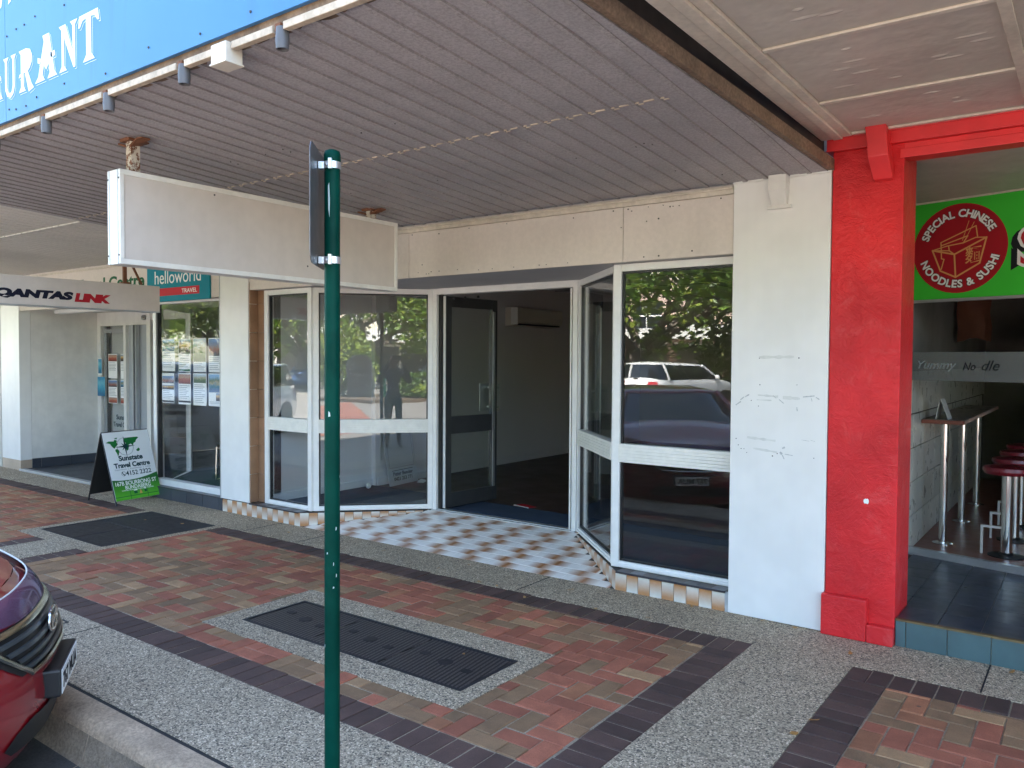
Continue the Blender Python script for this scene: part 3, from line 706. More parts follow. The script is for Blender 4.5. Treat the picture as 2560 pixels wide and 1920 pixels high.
# dark ledge tiles on the plinth
def ledge(x0, x1, n):
    w_ = (x1 - x0) / n
    for i in range(n):
        MB().box(x0 + i * w_ + .001, x0 + (i + 1) * w_ - .001, Y0 - .012, FY + .005, .124, .1335).build('ledge_tile', ['ledge_brown', 'ledge_grey'][i % 2] if random.random() < .8 else 'ledge_dark', shop, bevel=.0015)
    b = MB(); b.box(x0, x1, Y0 - .0135, Y0 - .004, .1215, .1345); b.build('ledge_nosing', 'ledge_dark', shop)
ledge(-6.815, -6.06, 8); ledge(-2.655, -1.87, 8)
# window frames and panes
def window(name, a, bp, z0, z1, posts=(.045, .045), rail=True, m_='frame_white', depth=.07, gl=True):
    """framed shop window along the plan line a-b (outside on its right): frame, grooved mid rail, two panes"""
    a = Vector(a); bp = Vector(bp); d = (bp - a).normalized(); L = (bp - a).length; ang = math.atan2(d.y, d.x)
    M = Matrix.Translation((a.x, a.y, 0)) @ Matrix.Rotation(ang, 4, 'Z')
    wn = thing_part(name, shop)
    b = MB(); D = depth
    b.box(0, posts[0], 0, D, z0, z1, M).box(L - posts[1], L, 0, D, z0, z1, M).box(posts[0], L - posts[1], .002, D - .002, z1 - .05, z1, M).box(posts[0], L - posts[1], .002, D - .002, z0, z0 + .045, M)
    b.box(posts[0], L - posts[1], -.006, .012, z0 + .008, z0 + .028, M)
    b.build('window_frame', m_, wn, bevel=.003)
    b = MB()
    b.box(posts[0], posts[0] + .012, .018, .05, z0 + .045, z1 - .05, M).box(L - posts[1] - .012, L - posts[1], .018, .05, z0 + .045, z1 - .05, M).box(posts[0] + .012, L - posts[1] - .012, .018, .05, z1 - .064, z1 - .0505, M).box(posts[0] + .012, L - posts[1] - .012, .018, .05, z0 + .0455, z0 + .056, M)
    b.build('glazing_bead', 'dark_frame', wn)
    if rail:
        b = MB(); k = 6; h = (1.008 - .878) / k
        for i in range(k): b.box(posts[0] - .002, L - posts[1] + .002, -.010 + .0015 * (i in (0, k - 1)), .06, .878 + i * h + .0012, .878 + (i + 1) * h - .0012, M)
        b.box(posts[0], L - posts[1], -.004, .055, .879, 1.007, M)
        b.build('mid_rail', 'rail_white', wn, bevel=.001)
        spans = [(z0 + .05, .878), (1.008, z1 - .055)]
    else: spans = [(z0 + .05, z1 - .055)]
    for s0, s1 in spans:
        MB().box(posts[0] + .006, L - posts[1] - .006, .03, .036, s0 - .004, s1 + .004, M).build('pane', 'glass', wn)
    return wn
def thing_part(name, parent):
    o = bpy.data.objects.new(name, None); o.empty_display_size = .05; return link(o, parent)
window('window', (-6.70, FY), (LA[0] - .005, FY), SILL, HEAD - .002, (.06, .055))
window('window', (RA[0], FY), (-1.853, FY), SILL, HEAD - .002, (.058, .018))
window('window', LA, LB, SILL, HEAD - .002, (.05, .045))
window('window', RB, RA, SILL, HEAD - .002, (.045, .055))
# recess: ceiling, ramped floor tiles
b = MB(); b.prism([(-6.0, Y0 + .16), (-2.7, Y0 + .16), (-3.5, 5.82), (-5.2, 5.82)], HEAD + .001, HEAD + .03); b.prism([(-6.83, Y0 + .03), (-1.853, Y0 + .03), (-1.853, FY + .07), (-6.83, FY + .07)], HEAD + .001, HEAD + .02)
b.build('recess_ceiling', 'soffit_recess', shop)
RAMP = .125
def rampz(y): return RAMP * max(0, min(1, (y - Y0) / .88))
b = MB(); b.add([(PLA[0], Y0, -.003), (PRA[0], Y0, -.003), (PRB[0] + .02, 5.73, RAMP - .003), (PLB[0] - .02, 5.73, RAMP - .003)], [(0, 1, 2, 3)]); b.build('tile_bed', 'grout', shop)
tl, td = .176, .0985; slope = math.atan2(RAMP, .88); rown = 9
fm_ = {}
for j in range(rown):
    y0_ = Y0 + .002 + j * td * math.cos(slope); y1_ = min(y0_ + td * math.cos(slope), 5.725)
    tmid = ((y0_ + y1_) / 2 - Y0) / .88
    xl = PLA[0] + (PLB[0] - PLA[0]) * tmid; xr = PRA[0] + (PRB[0] - PRA[0]) * tmid
    i0 = math.floor((xl - 1) / tl); off = -3.82 - .0875 * (j % 2)
    i = -20
    while True:
        xa = off + i * tl; xb = xa + tl
        if xa > xr: break
        i += 1
        if xb < xl: continue
        m_ = 'floor_tile_a' if (i % 2) else 'floor_tile_b'
        ca, cb = max(xa, xl), min(xb, xr)
        if cb - ca < .012: continue
        key = (m_, round(cb - ca, 3), round(y1_ - y0_, 3))
        if key not in fm_: fm_[key] = MB().box(.0012, key[1] - .0012, .0012, key[2] / math.cos(slope) - .0012, -.006, 0).mesh('tile', m_, bevel=.0012)
        o = obj('floor_tile', fm_[key], shop, (ca, y0_, rampz(y0_) + .001)); o.rotation_euler = (slope, 0, 0)
# door frame, threshold, doors
JL, JR, DY = -5.18, -3.545, 5.74
b = MB(); b.box(JL, JL + .05, DY, DY + .1, .126, HEAD).box(JR - .045, JR, DY, DY + .1, .126, HEAD).box(JL + .05, JR - .045, DY, DY + .1, 2.207, HEAD)
b.box(JL - .02, JR + .02, DY - .012, DY + .02, HEAD - .012, HEAD + .0005)
b.build('door_frame', 'frame_white', shop, bevel=.003)
b = MB(); b.box(JL + .05, JL + .085, DY + .03, DY + .075, .13, 2.207); b.build('door_seal', 'rubber', shop)
b = MB(); b.box(JL, JR, DY - .02, DY + .10, .118, .134).box(JL, JR, DY + .012, DY + .04, .134, .140); b.build('threshold', 'aluminium', shop, bevel=.002)
def leaf_door(hx, ang, wdt, label):
    d = thing_part('door', shop); M = Matrix.Translation((hx, DY + .06, 0)) @ Matrix.Rotation(ang, 4, 'Z'); z0, z1, st = .145, 2.195, .075
    b = MB(); b.box(0, st, -.022, .022, z0, z1, M).box(wdt - st, wdt, -.022, .022, z0, z1, M).box(st, wdt - st, -.02, .02, z1 - .10, z1, M).box(st, wdt - st, -.02, .02, z0, z0 + .14, M).box(st, wdt - st, -.02, .02, .86, 1.03, M)
    b.build('door_frame', 'dark_stile', d, bevel=.003); d['label'] = label
    b = MB(); b.box(wdt + .0005, wdt + .006, -.010, .010, z0, z1, M).box(-.004, -.0005, -.016, .016, z0, z1, M); b.build('edge_strip', 'frame_white', d)
    b = MB(); b.box(wdt - st + .004, wdt - st + .016, -.032, -.0225, z0 + .14, z1 - .12, M).box(wdt - st + .03, wdt - st + .036, -.03, -.0225, z0 + .14, z1 - .12, M); b.build('edge_trim', 'aluminium', d)
    MB().box(st, wdt - st, -.004, .004, z0 + .14, .86, M).build('pane', 'glass_door', d); MB().box(st, wdt - st, -.004, .004, 1.03, z1 - .10, M).build('pane', 'glass_door', d)
    for s in (-1, 1):
        b = MB(); y = s * .075
        b.box(wdt - .16, wdt - .025, y - .004, y + .004, 1.06, 1.34, M); b.box(wdt - .05, wdt - .03, min(y, 0), max(y, 0), 1.09, 1.11, M).box(wdt - .05, wdt - .03, min(y, 0), max(y, 0), 1.29, 1.31, M)
        b.build('handle', 'glass_door' if s < 0 else 'aluminium', d)
    return d
leaf_door(JL + .10, R(85), .73, 'left glazed door leaf swung inwards'); leaf_door(JR - .085, R(101), .73, 'right glazed door leaf swung inwards')
b = MB(); b.box(JR - .083, JR - .07, DY + .02, DY + .04, .14, 2.2); b.build('jamb_strip', 'frame_white', shop)
b = MB()
for x in (-4.99, -4.86, -4.7): b.lathe([(.012, 0), (.014, .012), (.006, .022)], (x, DY + .1, 2.165), 8)
b.build('door_catch', 'black', shop)
# interior
b = MB(); b.box(-6.66, -6.64, 6.42, 13, .13, 2.62); b.build('interior_wall', 'interior_wall', shop)
b = MB(); b.box(-6.74, -6.70, 5.02, 6.41, .13, 2.62).box(-6.74, -6.64, 6.39, 6.4195, .13, 2.62); b.build('interior_wall', 'interior_wall', shop)
b = MB(); b.box(-6.70, -6.685, 5.03, 6.39, .13, .21).box(-6.64, -6.628, 6.42, 13, .13, .22); b.build('skirting_board', 'interior_wall', shop)
b = MB(); b.box(-6.7, -1.42, 12.9, 13, .13, 2.62).box(-1.5, -1.4, 5.02, 13, .13, 2.62); b.build('interior_wall', 'interior_wall_warm', shop)
b = MB(); b.prism([(-6.74, 5.0), (-6.0, 5.0), (-5.2, DY + .1), (-3.52, DY + .1), (-2.7, 5.0), (-1.4, 5.0), (-1.4, 13), (-6.74, 13)], .10, .128); b.build('interior_floor', 'floorboards', shop)
b = MB(); b.prism([(-6.68, 5.02), (-6.0, 5.02), (-5.2, DY + .12), (-3.52, DY + .12), (-2.72, 5.02), (-1.5, 5.02), (-1.5, 6.15), (-4.0, 6.33), (-6.68, 6.4)], .1285, .134); b.build('carpet', 'blue_carpet', shop)
b = MB(); b.box(-6.74, -1.4, 5.02, 13, 2.62, 2.66); b.build('interior_ceiling', 'interior_ceiling', shop)
b = MB()
for i in range(4): b.box(-6.7, -1.5, 6.5 + i * 1.2, 6.515 + i * 1.2, 2.612, 2.6195)
for i in range(5): b.box(-6.2 + i, -6.185 + i, 5.9, 12.9, 2.6125, 2.619)
b.build('ceiling_grid', 'ledge_grey', shop)
# walls above the awning and behind, roof (give the street its shade)
b = MB(); b.box(-7.29, -1.268, Y0 + .16, Y0 + .4, 2.70, 11.2).box(-7.29, -1.268, 5.24, 15, 8.0, 8.2).box(-7.29, -1.268, 13.2, 13.4, 0, 8.0); b.build('upper_wall', 'upper_wall', shop)
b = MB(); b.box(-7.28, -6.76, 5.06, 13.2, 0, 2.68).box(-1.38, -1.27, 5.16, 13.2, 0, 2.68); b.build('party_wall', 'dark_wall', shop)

# ------------------------------------------------------------------ things in the empty shop
ac = thing('air_conditioner', 'cream wall air conditioner high on the empty shop side wall', 'air conditioner', (-6.639, 9.42, 2.05))
prof = [(0, .26), (.16, .26), (.205, .235), (.215, .12), (.20, .05), (.15, .01), (0, 0)]
b = MB(); n = len(prof); vs = [(x, -.57, z) for x, z in prof] + [(x, .57, z) for x, z in prof]
b.add(vs, [(i, (i + 1) % n, n + (i + 1) % n, n + i) for i in range(n)] + [tuple(range(n - 1, -1, -1)), tuple(range(n, 2 * n))]); b.build('casing', 'plastic_cream', ac, fix=True, bevel=.006)
b = MB(); b.box(.14, .206, -.5, .5, .012, .03); b.build('air_outlet', 'black', ac)
b = MB(); b.box(.1, .217, -.572, -.571, .02, .25); b.build('side_cap', 'plastic_white', ac)
lt = thing('ceiling_light', 'pale box light on the dark ceiling inside the open doorway', 'light', (-5.05, 7.9, 2.55)); MB().box(-.32, .32, -.09, .09, 0, .07).build('diffuser', 'plastic_cream', lt, bevel=.01)
# lettable board leaning on the wall
bd = thing('agent_board', 'white estate agent board with a name and phone number leaning inside the left windows', 'sign board', (-6.60, 6.70, .134))
Mb = Matrix.Rotation(R(-9), 4, 'Y')
Mw = Matrix.Translation((.12, 0, 0)) @ Matrix.Rotation(R(-9), 4, 'Y') @ Matrix.Rotation(R(2), 4, 'X')
b = MB(); b.box(-.008, 0, -.235, .235, 0, .72, Mw); b.build('panel', 'card_grey', bd)
def on_board(y, z, off=.0012): return Mw @ Matrix.Translation((off, y, z)) @ Matrix(((0, 0, 1, 0), (1, 0, 0, 0), (0, 1, 0, 0), (0, 0, 0, 1)))
b = MB()
for a in ((-.2, .2, .2, .203), (-.2, .2, .66, .663)): b.box(.0008, .002, a[0], a[1], a[2], a[3], Mw)
for a in ((-.203, -.2, .2, .663), (.2, .203, .2, .663)): b.box(.0008, .002, a[0], a[1], a[2], a[3], Mw)
b.box(.0008, .002, -.17, .17, .165, .172, Mw); b.build('printed_border', 'print_black', bd)
text('lettering', 'Peter Bender', .06, on_board(0, .11), 'print_black', bd, align='CENTER', bold=.02); text('lettering', '0421 253 771', .055, on_board(0, .052), 'print_black', bd, align='CENTER', bold=.02)
b = MB(); b.lathe([(.012, 0), (.012, .03), (.03, .06), (.032, .085), (.02, .105), (.004, .112)], (0, 0, 0), 14, Matrix.Translation((-6.56, 6.2, .166)) @ Matrix.Rotation(R(80), 4, 'Y') @ Matrix.Rotation(R(40), 4, 'X'))
tag(b.build('light_bulb', ['plastic_white'], smooth=True), 'white light bulb lying on the blue carpet by the skirting', 'light bulb')
b = MB(); b.add([(0, 0, 0), (.10, .01, .004), (.13, .05, .03), (.06, .075, .012), (-.01, .05, .02), (.05, .03, .045)], [(0, 1, 5), (1, 2, 5), (2, 3, 5), (3, 4, 5), (4, 0, 5), (4, 3, 2, 1, 0)])
o = tag(b.build('crumpled_paper', 'paper'), 'crumpled scrap of white paper at the foot of the leaning board', 'paper'); o.location = (-6.42, 6.84, .136)
b = MB(); b.box(-.11, .11, -.05, .05, 0, .003).m(1).box(-.11, .11, -.06, -.0502, 0, .006); o = tag(b.build('leaflet', ['print_qred', 'paper']), 'red leaflet lying on the dark floor inside the doorway', 'leaflet'); o.location = (-4.55, 6.42, .1345); o.rotation_euler = (0, 0, -.25)

# ------------------------------------------------------------------ awning over the empty shop
def sz(y): return 2.70 + .06 * (4.84 - y)          # soffit height
AY0, AY1 = 1.99, Y0 - .005
def edge_x(y): return -1.285 - .078 * (4.84 - y)   # skewed right-hand edge
awn = thing('awning', 'street awning with dirty grey ribbed lining and a blue fascia sign', 'awning', (0, 0, 0))
RIB = .1275
def plank(x0, xa, xb):
    """one ribbed pan between x0 and x0+RIB, clipped on the skewed edge (xa at AY0, xb at AY1)"""
    h = .008; pr_ = [(0, 0), (RIB - .034, 0), (RIB - .029, -h), (RIB - .004, -h), (RIB, 0)]
    b = MB(); ny = 2; rows = []
    for i in range(8):
        y = AY0 + (AY1 - AY0) * i / 7; xm_ = xa + (xb - xa) * i / 7; dz_ = random.gauss(0, .0016); dx_ = random.gauss(0, .0015)
        rows.append([(min(x0 + p[0] + (dx_ if 0 < n_ < 4 else 0), xm_), y, sz(y) + p[1] + (dz_ if n_ in (1, 2) else 0)) for n_, p in enumerate(pr_)])
    b.grid(rows); b.mi = [0, 1, 1, 2] * 7
    return b
x = -7.24
while x < edge_x(AY1):
    plank(x, edge_x(AY0), edge_x(AY1)).build('lining_panel', ['soffit_grey', 'soffit_rib', 'soffit_edge'], awn); x += RIB
b = MB(); y = 3.345
x = -7.2
for i in range(47):
    b.box(x, x + RIB - .026, y - .004, y + .004, sz(y) - .006, sz(y) + .001); b.box(x + RIB - .026, x + RIB, y - .004, y + .004, sz(y) - .014, sz(y) - .010); x += RIB
    if x > -1.62: break
b.build('lining_batten', 'soffit_batten', awn)
b = MB()
for i in range(40):
    xx = random.uniform(-6.5, -1.6); yy = random.choice((3.0, 3.9, 4.4, 4.65)) + random.uniform(-.03, .03); b.lathe([(.004, 0), (.004, .006)], (xx, yy, sz(yy) - .005), 6)
stuff(b.build('nail_heads', 'screw', awn))
# right-hand edge: fibro edge strip, brown beam, dark gap
def skew(dx0, dx1, dz0, dz1, m_, name):
    b = MB(); vs = []
    for y in (AY0 - .05, AY1):
        e = edge_x(y); z = sz(y); vs += [(e + dx0, y, z + dz0), (e + dx1, y, z + dz0), (e + dx1, y, z + dz1), (e + dx0, y, z + dz1)]
    b.add(vs, [(3, 2, 1, 0), (4, 5, 6, 7), (0, 1, 5, 4), (1, 2, 6, 5), (2, 3, 7, 6), (3, 0, 4, 7)]); return b.build(name, m_, awn)
skew(-.16, .0, -.004, -.001, 'soffit_grey', 'edge_strip'); skew(.0005, .03, -.002, .062, 'brown_beam', 'edge_beam'); skew(-.12, -.03, .0625, .45, 'timber_dark', 'edge_rafter')
b = MB(); vs = []
for y in (AY0 + .05, 4.9): vs += [(-7.3, y, sz(y) + .45), (-1.3, y, sz(y) + .45)]
b.add(vs, [(0, 1, 3, 2)]); b.build('roof_sheet', 'sheet_iron', awn)
# blue fascia and its parts
FYB = 1.95; fz0, fz1 = 2.915, 3.80
fs = thing_part('fascia_sign', awn); fs['label'] = 'blue painted fascia sign lettered RESTAURANT in white'
for a, c in ((-4.978, -2.3), (-2.298, -1.50), (-7.658, -4.981)):
    MB().box(a, c, FYB, FYB + .02, fz0, fz1).build('sign_sheet', 'blue_sign', fs, bevel=.0015)
b = MB()
for xx in [-4.94, -4.86, -4.74, -4.6, -4.3, -3.88, -3.48, -3.1, -2.7, -2.45]:
    for zz in (fz0 + .045, fz0 + .47): b.lathe([(.006, 0), (.005, .004)], (0, 0, 0), 8, Matrix.Translation((xx + random.uniform(-.03, .03), FYB - .0005, zz + random.uniform(-.01, .03))) @ Matrix.Rotation(R(90), 4, 'X'))
stuff(b.build('screw', 'screw', fs))
MB().box(-7.66, -1.5, FYB + .022, AY0, fz0 - .035, fz0 + .002).build('fascia_batten', 'old_wood', awn); MB().box(-7.66, -1.5, AY0 + .001, AY0 + .045, sz(AY0) - .002, fz1).build('fascia_backing', 'old_wood', awn)
spots = [-2.573, -3.248, -3.90, -4.558, -5.21, -5.87]
ce = [-1.5] + spots + [-7.6]
for i in range(len(ce) - 1):
    hi, lo = ce[i] - .03, ce[i + 1] + .035
    if i == 1:
        MB().box(-2.87, hi, AY0 - .032, AY0 - .002, 2.852, 2.882).build('conduit', 'old_trim', awn, bevel=.003); hi = -2.995
    MB().box(lo, hi, AY0 - .032, AY0 - .002, 2.852, 2.882).build('conduit', 'old_trim', awn, bevel=.003)
for xx in spots:
    s = thing_part('spotlight', awn)
    MB().box(xx - .016, xx + .016, AY0 - .03, AY0 + .0, 2.855, 2.884).build('mount', 'rust', s)
    MB().lathe([(.024, .015), (.027, -.035), (.024, -.068), (.018, -.067), (.016, -.04)], (xx + .006, AY0 - .012, 2.855), 16).build('lamp_holder', 'spot_grey', s, smooth=True, fix=True)
b = MB(); b.box(-2.985, -2.88, AY0 - .05, AY0 + .03, 2.80, 2.884).box(-2.99, -2.875, AY0 - .055, AY0 + .035, 2.798, 2.806); b.build('junction_box', 'box_cream', awn, bevel=.004)
# lettering: condensed flared serif capitals drawn as polygons, x in 0..1 of the letter width, y in 0..1
GL = {
 'T': [[(0, .76), (.05, 1), (.95, 1), (1, .76), (.93, .76), (.80, .88), (.62, .91), (.62, .14), (.78, 0), (.22, 0), (.38, .14), (.38, .91), (.2, .88), (.07, .76)]],
 'N': [[(-.05, 1), (.36, 1), (.80, .36), (.80, .9), (.66, 1), (1.1, 1), (.95, .9), (.95, 0), (.84, 0), (.26, .74), (.26, .12), (.42, 0), (-.05, 0), (.11, .12), (.11, .9)]],
 'A': [[(.36, 1), (.68, 1), (.92, .12), (1.05, 0), (.58, 0), (.70, .12), (.64, .34), (.52, .22), (.40, .34), (.33, .12), (.45, 0), (-.05, 0), (.12, .12), (.42, .86)], [(.28, .50), (.10, .56), (.10, .44), (.28, .38)], [(.74, .56), (.94, .56), (.94, .44), (.74, .44)]],
 'U': [[(-.05, 1), (.40, 1), (.27, .9), (.27, .26), (.38, .12), (.55, .10), (.68, .14), (.76, .28), (.76, .9), (.62, 1), (1.05, 1), (.92, .9), (.92, .22), (.80, .06), (.56, -.02), (.28, .04), (.10, .22), (.10, .9)]],
 'R': [[(-.02, 1), (.5, 1), (.78, .94), (.9, .80), (.88, .62), (.74, .50), (.60, .45), (.86, .12), (1.02, 0), (.66, -.06), (.62, .04), (.40, .44), (.30, .44), (.30, .12), (.44, 0), (-.04, 0), (.12, .12), (.12, .9)], [(.02, .44), (.12, .44), (.12, .38), (-.04, .36)]],
 'E': [[(-.02, 1), (.9, 1), (.9, .76), (.6, .88), (.3, .88), (.3, .56), (.66, .6), (.66, .42), (.3, .46), (.3, .12), (.6, .12), (.92, .28), (.92, 0), (-.02, 0), (.12, .12), (.12, .9)]],
 'S': [[(.86, .95), (.86, .7), (.72, .86), (.5, .9), (.32, .84), (.3, .7), (.5, .6), (.78, .46), (.92, .28), (.84, .08), (.56, -.02), (.3, .02), (.1, .1), (.1, .36), (.24, .16), (.5, .1), (.68, .16), (.7, .28), (.54, .4), (.24, .54), (.1, .72), (.18, .92), (.46, 1.02), (.66, .99)]],
}
slots = [('T', -4.128, -3.922), ('N', -4.325, -4.155), ('A', -4.60, -4.37), ('R', -4.80, -4.63), ('U', -4.995, -4.85), ('A', -5.24, -5.03), ('T', -5.47, -5.27), ('S', -5.66, -5.50), ('E', -5.86, -5.70), ('R', -6.08, -5.90)]
for ch, xa, xb in slots:
    zt = 3.282 if ch in 'TNA' else 3.262; zb = 3.05 if ch in 'TNA' else 3.038
    b = MB()
    for poly in GL[ch]:
        pts = [(xa + u * (xb - xa), FYB - .0005, zb + v * (zt - zb)) for u, v in poly]
        b.plate(pts, (0, -1, 0), .0015)
        ar = sum(pts[i][0] * pts[(i + 1) % len(pts)][2] - pts[(i + 1) % len(pts)][0] * pts[i][2] for i in range(len(pts)))
        for i in range(len(pts)):   # thin drop line, only along edges that face right or down
            p, q = Vector(pts[i]), Vector(pts[(i + 1) % len(pts)]); d = q - p
            if d.length < .004: continue
            n = Vector((d.z, 0, -d.x)).normalized() * (1 if ar > 0 else -1)
            if n.x - n.z < .35: continue
            o3 = Vector((.014, 0, -.011)); n = n * .0010; b.plate([p + o3 - n, q + o3 - n, q + o3 + n, p + o3 + n], (0, -1, 0), .0008)
    b.build('letter', 'letter_white', fs)
b = MB()
for xx in (-4.93, -5.05, -5.3): b.plate([(xx, FYB - .0005, 3.55), (xx + .03, FYB - .0005, 3.56), (xx + .05, FYB - .0005, 3.64), (xx + .03, FYB - .0005, 3.64)], (0, -1, 0), .0015)
b.build('letter', 'letter_white', fs)

# ------------------------------------------------------------------ sign boxes hung under the awnings
bx = thing('light_box_sign', 'blank white light box sign hanging across the footpath on rusty brackets', 'sign', (-4.51, 3.4, 2.12))
X1, X0 = -4.425, -4.565; ya, yb, za, zb = 2.305, 4.495, 2.118, 2.648
o_ = Vector(bx.location)
def lb(b, *a): return b.box(a[0] - o_.x, a[1] - o_.x, a[2] - o_.y, a[3] - o_.y, a[4] - o_.z, a[5] - o_.z)
b = MB(); lb(b, X0 + .012, X1 - .006, ya + .01, yb - .01, za + .01, zb - .01); b.build('face_panel', 'sign_cream', bx)
b = MB(); e = .03
lb(b, X0, X1, ya, yb, zb - e, zb); lb(b, X0, X1, ya, yb, za, za + e); lb(b, X0, X1, yb - e, yb, za + e, zb - e); lb(b, X0, X1, ya, ya + e * .8, za + e, zb - e)
b.build('casing', 'rail_white', bx, bevel=.003)
b = MB(); lb(b, X0 + .02, X0 + .024, ya - .003, ya, za, zb); lb(b, X1 - .026, X1 - .022, ya - .003, ya, za, zb); b.build('end_seam', 'aluminium', bx)
b = MB()
for xx in (X0 + .01, X1 - .012):
    for zz in (za + .05, zb - .05): b.lathe([(.005, 0), (.005, .004)], (0, 0, 0), 8, Matrix.Translation((xx - o_.x, ya - o_.y - .0005, zz - o_.z)) @ Matrix.Rotation(R(90), 4, 'X'))
for yy, zz in ((3.62, 2.23), (2.9, 2.60), (3.3, 2.125)): b.lathe([(.006, 0), (.006, .003)], (0, 0, 0), 8, Matrix.Translation((X1 - .0065 - o_.x, yy - o_.y, zz - o_.z)) @ Matrix.Rotation(R(90), 4, 'Y'))
stuff(b.build('screw', 'screw', bx))
for yy in (2.42, 4.28):
    s = thing_part('hanging_bracket', bx); zc = sz(yy); cx = (X0 + X1) / 2
    b = MB(); lb(b, cx - .028, cx + .028, yy - .028, yy + .028, zb, zc - .004); b.build('post', 'rusty_paint', s, bevel=.004)
    b = MB()
    for dx in (-1, 1): b.plate([(cx - o_.x + dx * .02, yy - .03 - o_.y, zc - .05 - o_.z), (cx - o_.x + dx * .10, yy - .035 - o_.y, zc - .022 - o_.z), (cx - o_.x + dx * .13, yy - .02 - o_.y, zc - .018 - o_.z), (cx - o_.x + dx * .13, yy + .03 - o_.y, zc - .018 - o_.z), (cx - o_.x + dx * .02, yy + .03 - o_.y, zc - .04 - o_.z)], (0, 0, 1), .008)
    lb(b, cx - .05, cx + .05, yy - .05, yy + .07, zc - .02, zc - .002); lb(b, cx - .045, cx + .045, yy - .04, yy + .05, zb, zb + .008); b.build('rusty_flange', 'rust', s, fix=True)
# airline sign box
qs = thing('airline_sign', 'white hanging sign box reading QANTASLINK in navy and red', 'sign', (-7.70, 3.3, 2.05)); o_ = Vector(qs.location)
X1, X0 = -7.62, -7.78; ya, yb, za, zb = 2.16, 4.365, 2.045, 2.302
b = MB(); lb(b, X0, X1, ya, yb, za, zb); b.build('casing', 'sign_cream', qs, bevel=.005)
b = MB(); lb(b, X0 + .01, X1 + .003, ya, yb, za - .006, za + .004); b.build('bottom_edge', 'aluminium', qs)
Mq = frame_m((X1 + .0005 - o_.x, 2.87 - o_.y, 2.098 - o_.z), (0, 1, 0), (0, 0, 1))
text('lettering', 'QANTAS', .1, Mq, 'print_qnavy', qs, fit=(.655, .088), bold=.075, shear=.16); Mq = frame_m((X1 + .0005 - o_.x, 3.535 - o_.y, 2.098 - o_.z), (0, 1, 0), (0, 0, 1)); text('lettering', 'LINK', .1, Mq, 'print_qred', qs, fit=(.335, .082), bold=.075, shear=.16)
for yy in (2.5, 4.05):
    s = thing_part('hanging_bracket', qs)
    b = MB(); lb(b, -7.715, -7.685, yy - .015, yy + .015, zb, sz(yy) - .003); lb(b, -7.75, -7.65, yy - .03, yy + .03, zb, zb + .02); b.build('post', 'rust', s)
    b = MB(); b.tube([(-7.70 - o_.x, yy - o_.y + .02, 2.60 - o_.z), (-7.70 - o_.x, yy - o_.y + .17, zb - o_.z + .01)], .012, 6); b.build('brace', 'rust', s)

# ------------------------------------------------------------------ green pole with a sign seen edge on
po = thing('sign_pole', 'dark green steel pole with the edge of a parking sign strapped to its top', 'pole', (-2.196, 1.90, 0)); po.rotation_euler = (R(.0), R(.12), 0)
b = MB(); b.tube([(0, 0, -.1), (0, 0, 2.29)], .0275, 28); b.lathe([(.028, 2.285), (.0295, 2.29), (.0295, 2.312), (.026, 2.324), (.014, 2.33), (.003, 2.331)], (0, 0, 0), 28); b.build('post', 'green_pole', po, smooth=True)
Ms = Matrix.Rotation(R(40) , 4, 'Z')
for z in (2.262, 1.93):
    s = thing_part('clamp', po)
    b = MB(); b.lathe([(.0285, 0), (.0312, 0), (.0312, .024), (.0285, .024)], (0, 0, z), 24); b.box(-.046, -.026, -.015, .015, z, z + .024, Ms); b.build('band', 'steel_band', s, smooth=True, fix=True)
    b = MB(); b.box(-.004, .008, -.044, -.030, z - .005, z + .030, Matrix.Rotation(R(35), 4, 'Z')); b.lathe([(.007, -.004), (.007, .004)], (0, 0, 0), 6, Matrix.Translation((.012, -.037, z + .012)) @ Matrix.Rotation(R(90), 4, 'Y')); b.build('bolt', 'steel_band', s)
sp = []
hw, hz = .15, .205; zc = 2.125
for cx_, cz_, a0 in ((hw - .04, hz - .04, 0), (-hw + .04, hz - .04, 90), (-hw + .04, -hz + .04, 180), (hw - .04, -hz + .04, 270)):
    for k in range(4): sp.append((cx_ + .04 * math.cos(R(a0 + k * 30)), cz_ + .04 * math.sin(R(a0 + k * 30))))
b = MB(); Mp = Matrix.Rotation(R(40), 4, 'Z'); b.plate([Mp @ Vector((-.049, u, zc + v)) for u, v in sp], Mp.to_3x3() @ Vector((-1, 0, 0)), .0025); b.build('sign_plate', 'sign_back', po, fix=True)
b = MB()
for i in range(7):
    z = random.choice((random.uniform(.1, 2.2), random.uniform(.4, 1.3))); a = random.uniform(-2.0, .6); l_ = random.uniform(.002, .007); q = random.uniform(.0012, .003)
    pp = [((.0279) * math.cos(a + t / .0279), (.0279) * math.sin(a + t / .0279), z + h) for t, h in ((-q, -l_), (q * .6, -l_ * .7), (q, l_ * .6), (-q * .5, l_))]
    b.plate(pp, (math.cos(a), math.sin(a), 0), .0006)
b.plate([(.028 * math.cos(a), .028 * math.sin(a), z) for a, z in ((-1.25, 2.20), (-1.1, 2.21), (-1.0, 2.15), (-1.05, 2.09), (-1.2, 2.12))], (0, -1, 0), .0006)
b.plate([(.028 * math.cos(a), .028 * math.sin(a), z) for a, z in ((-1.2, 1.39), (-.95, 1.392), (-1.0, 1.405), (-1.18, 1.41))], (0, -1, 0), .0006)
stuff(b.build('paint_chip', 'pole_scuff', po))

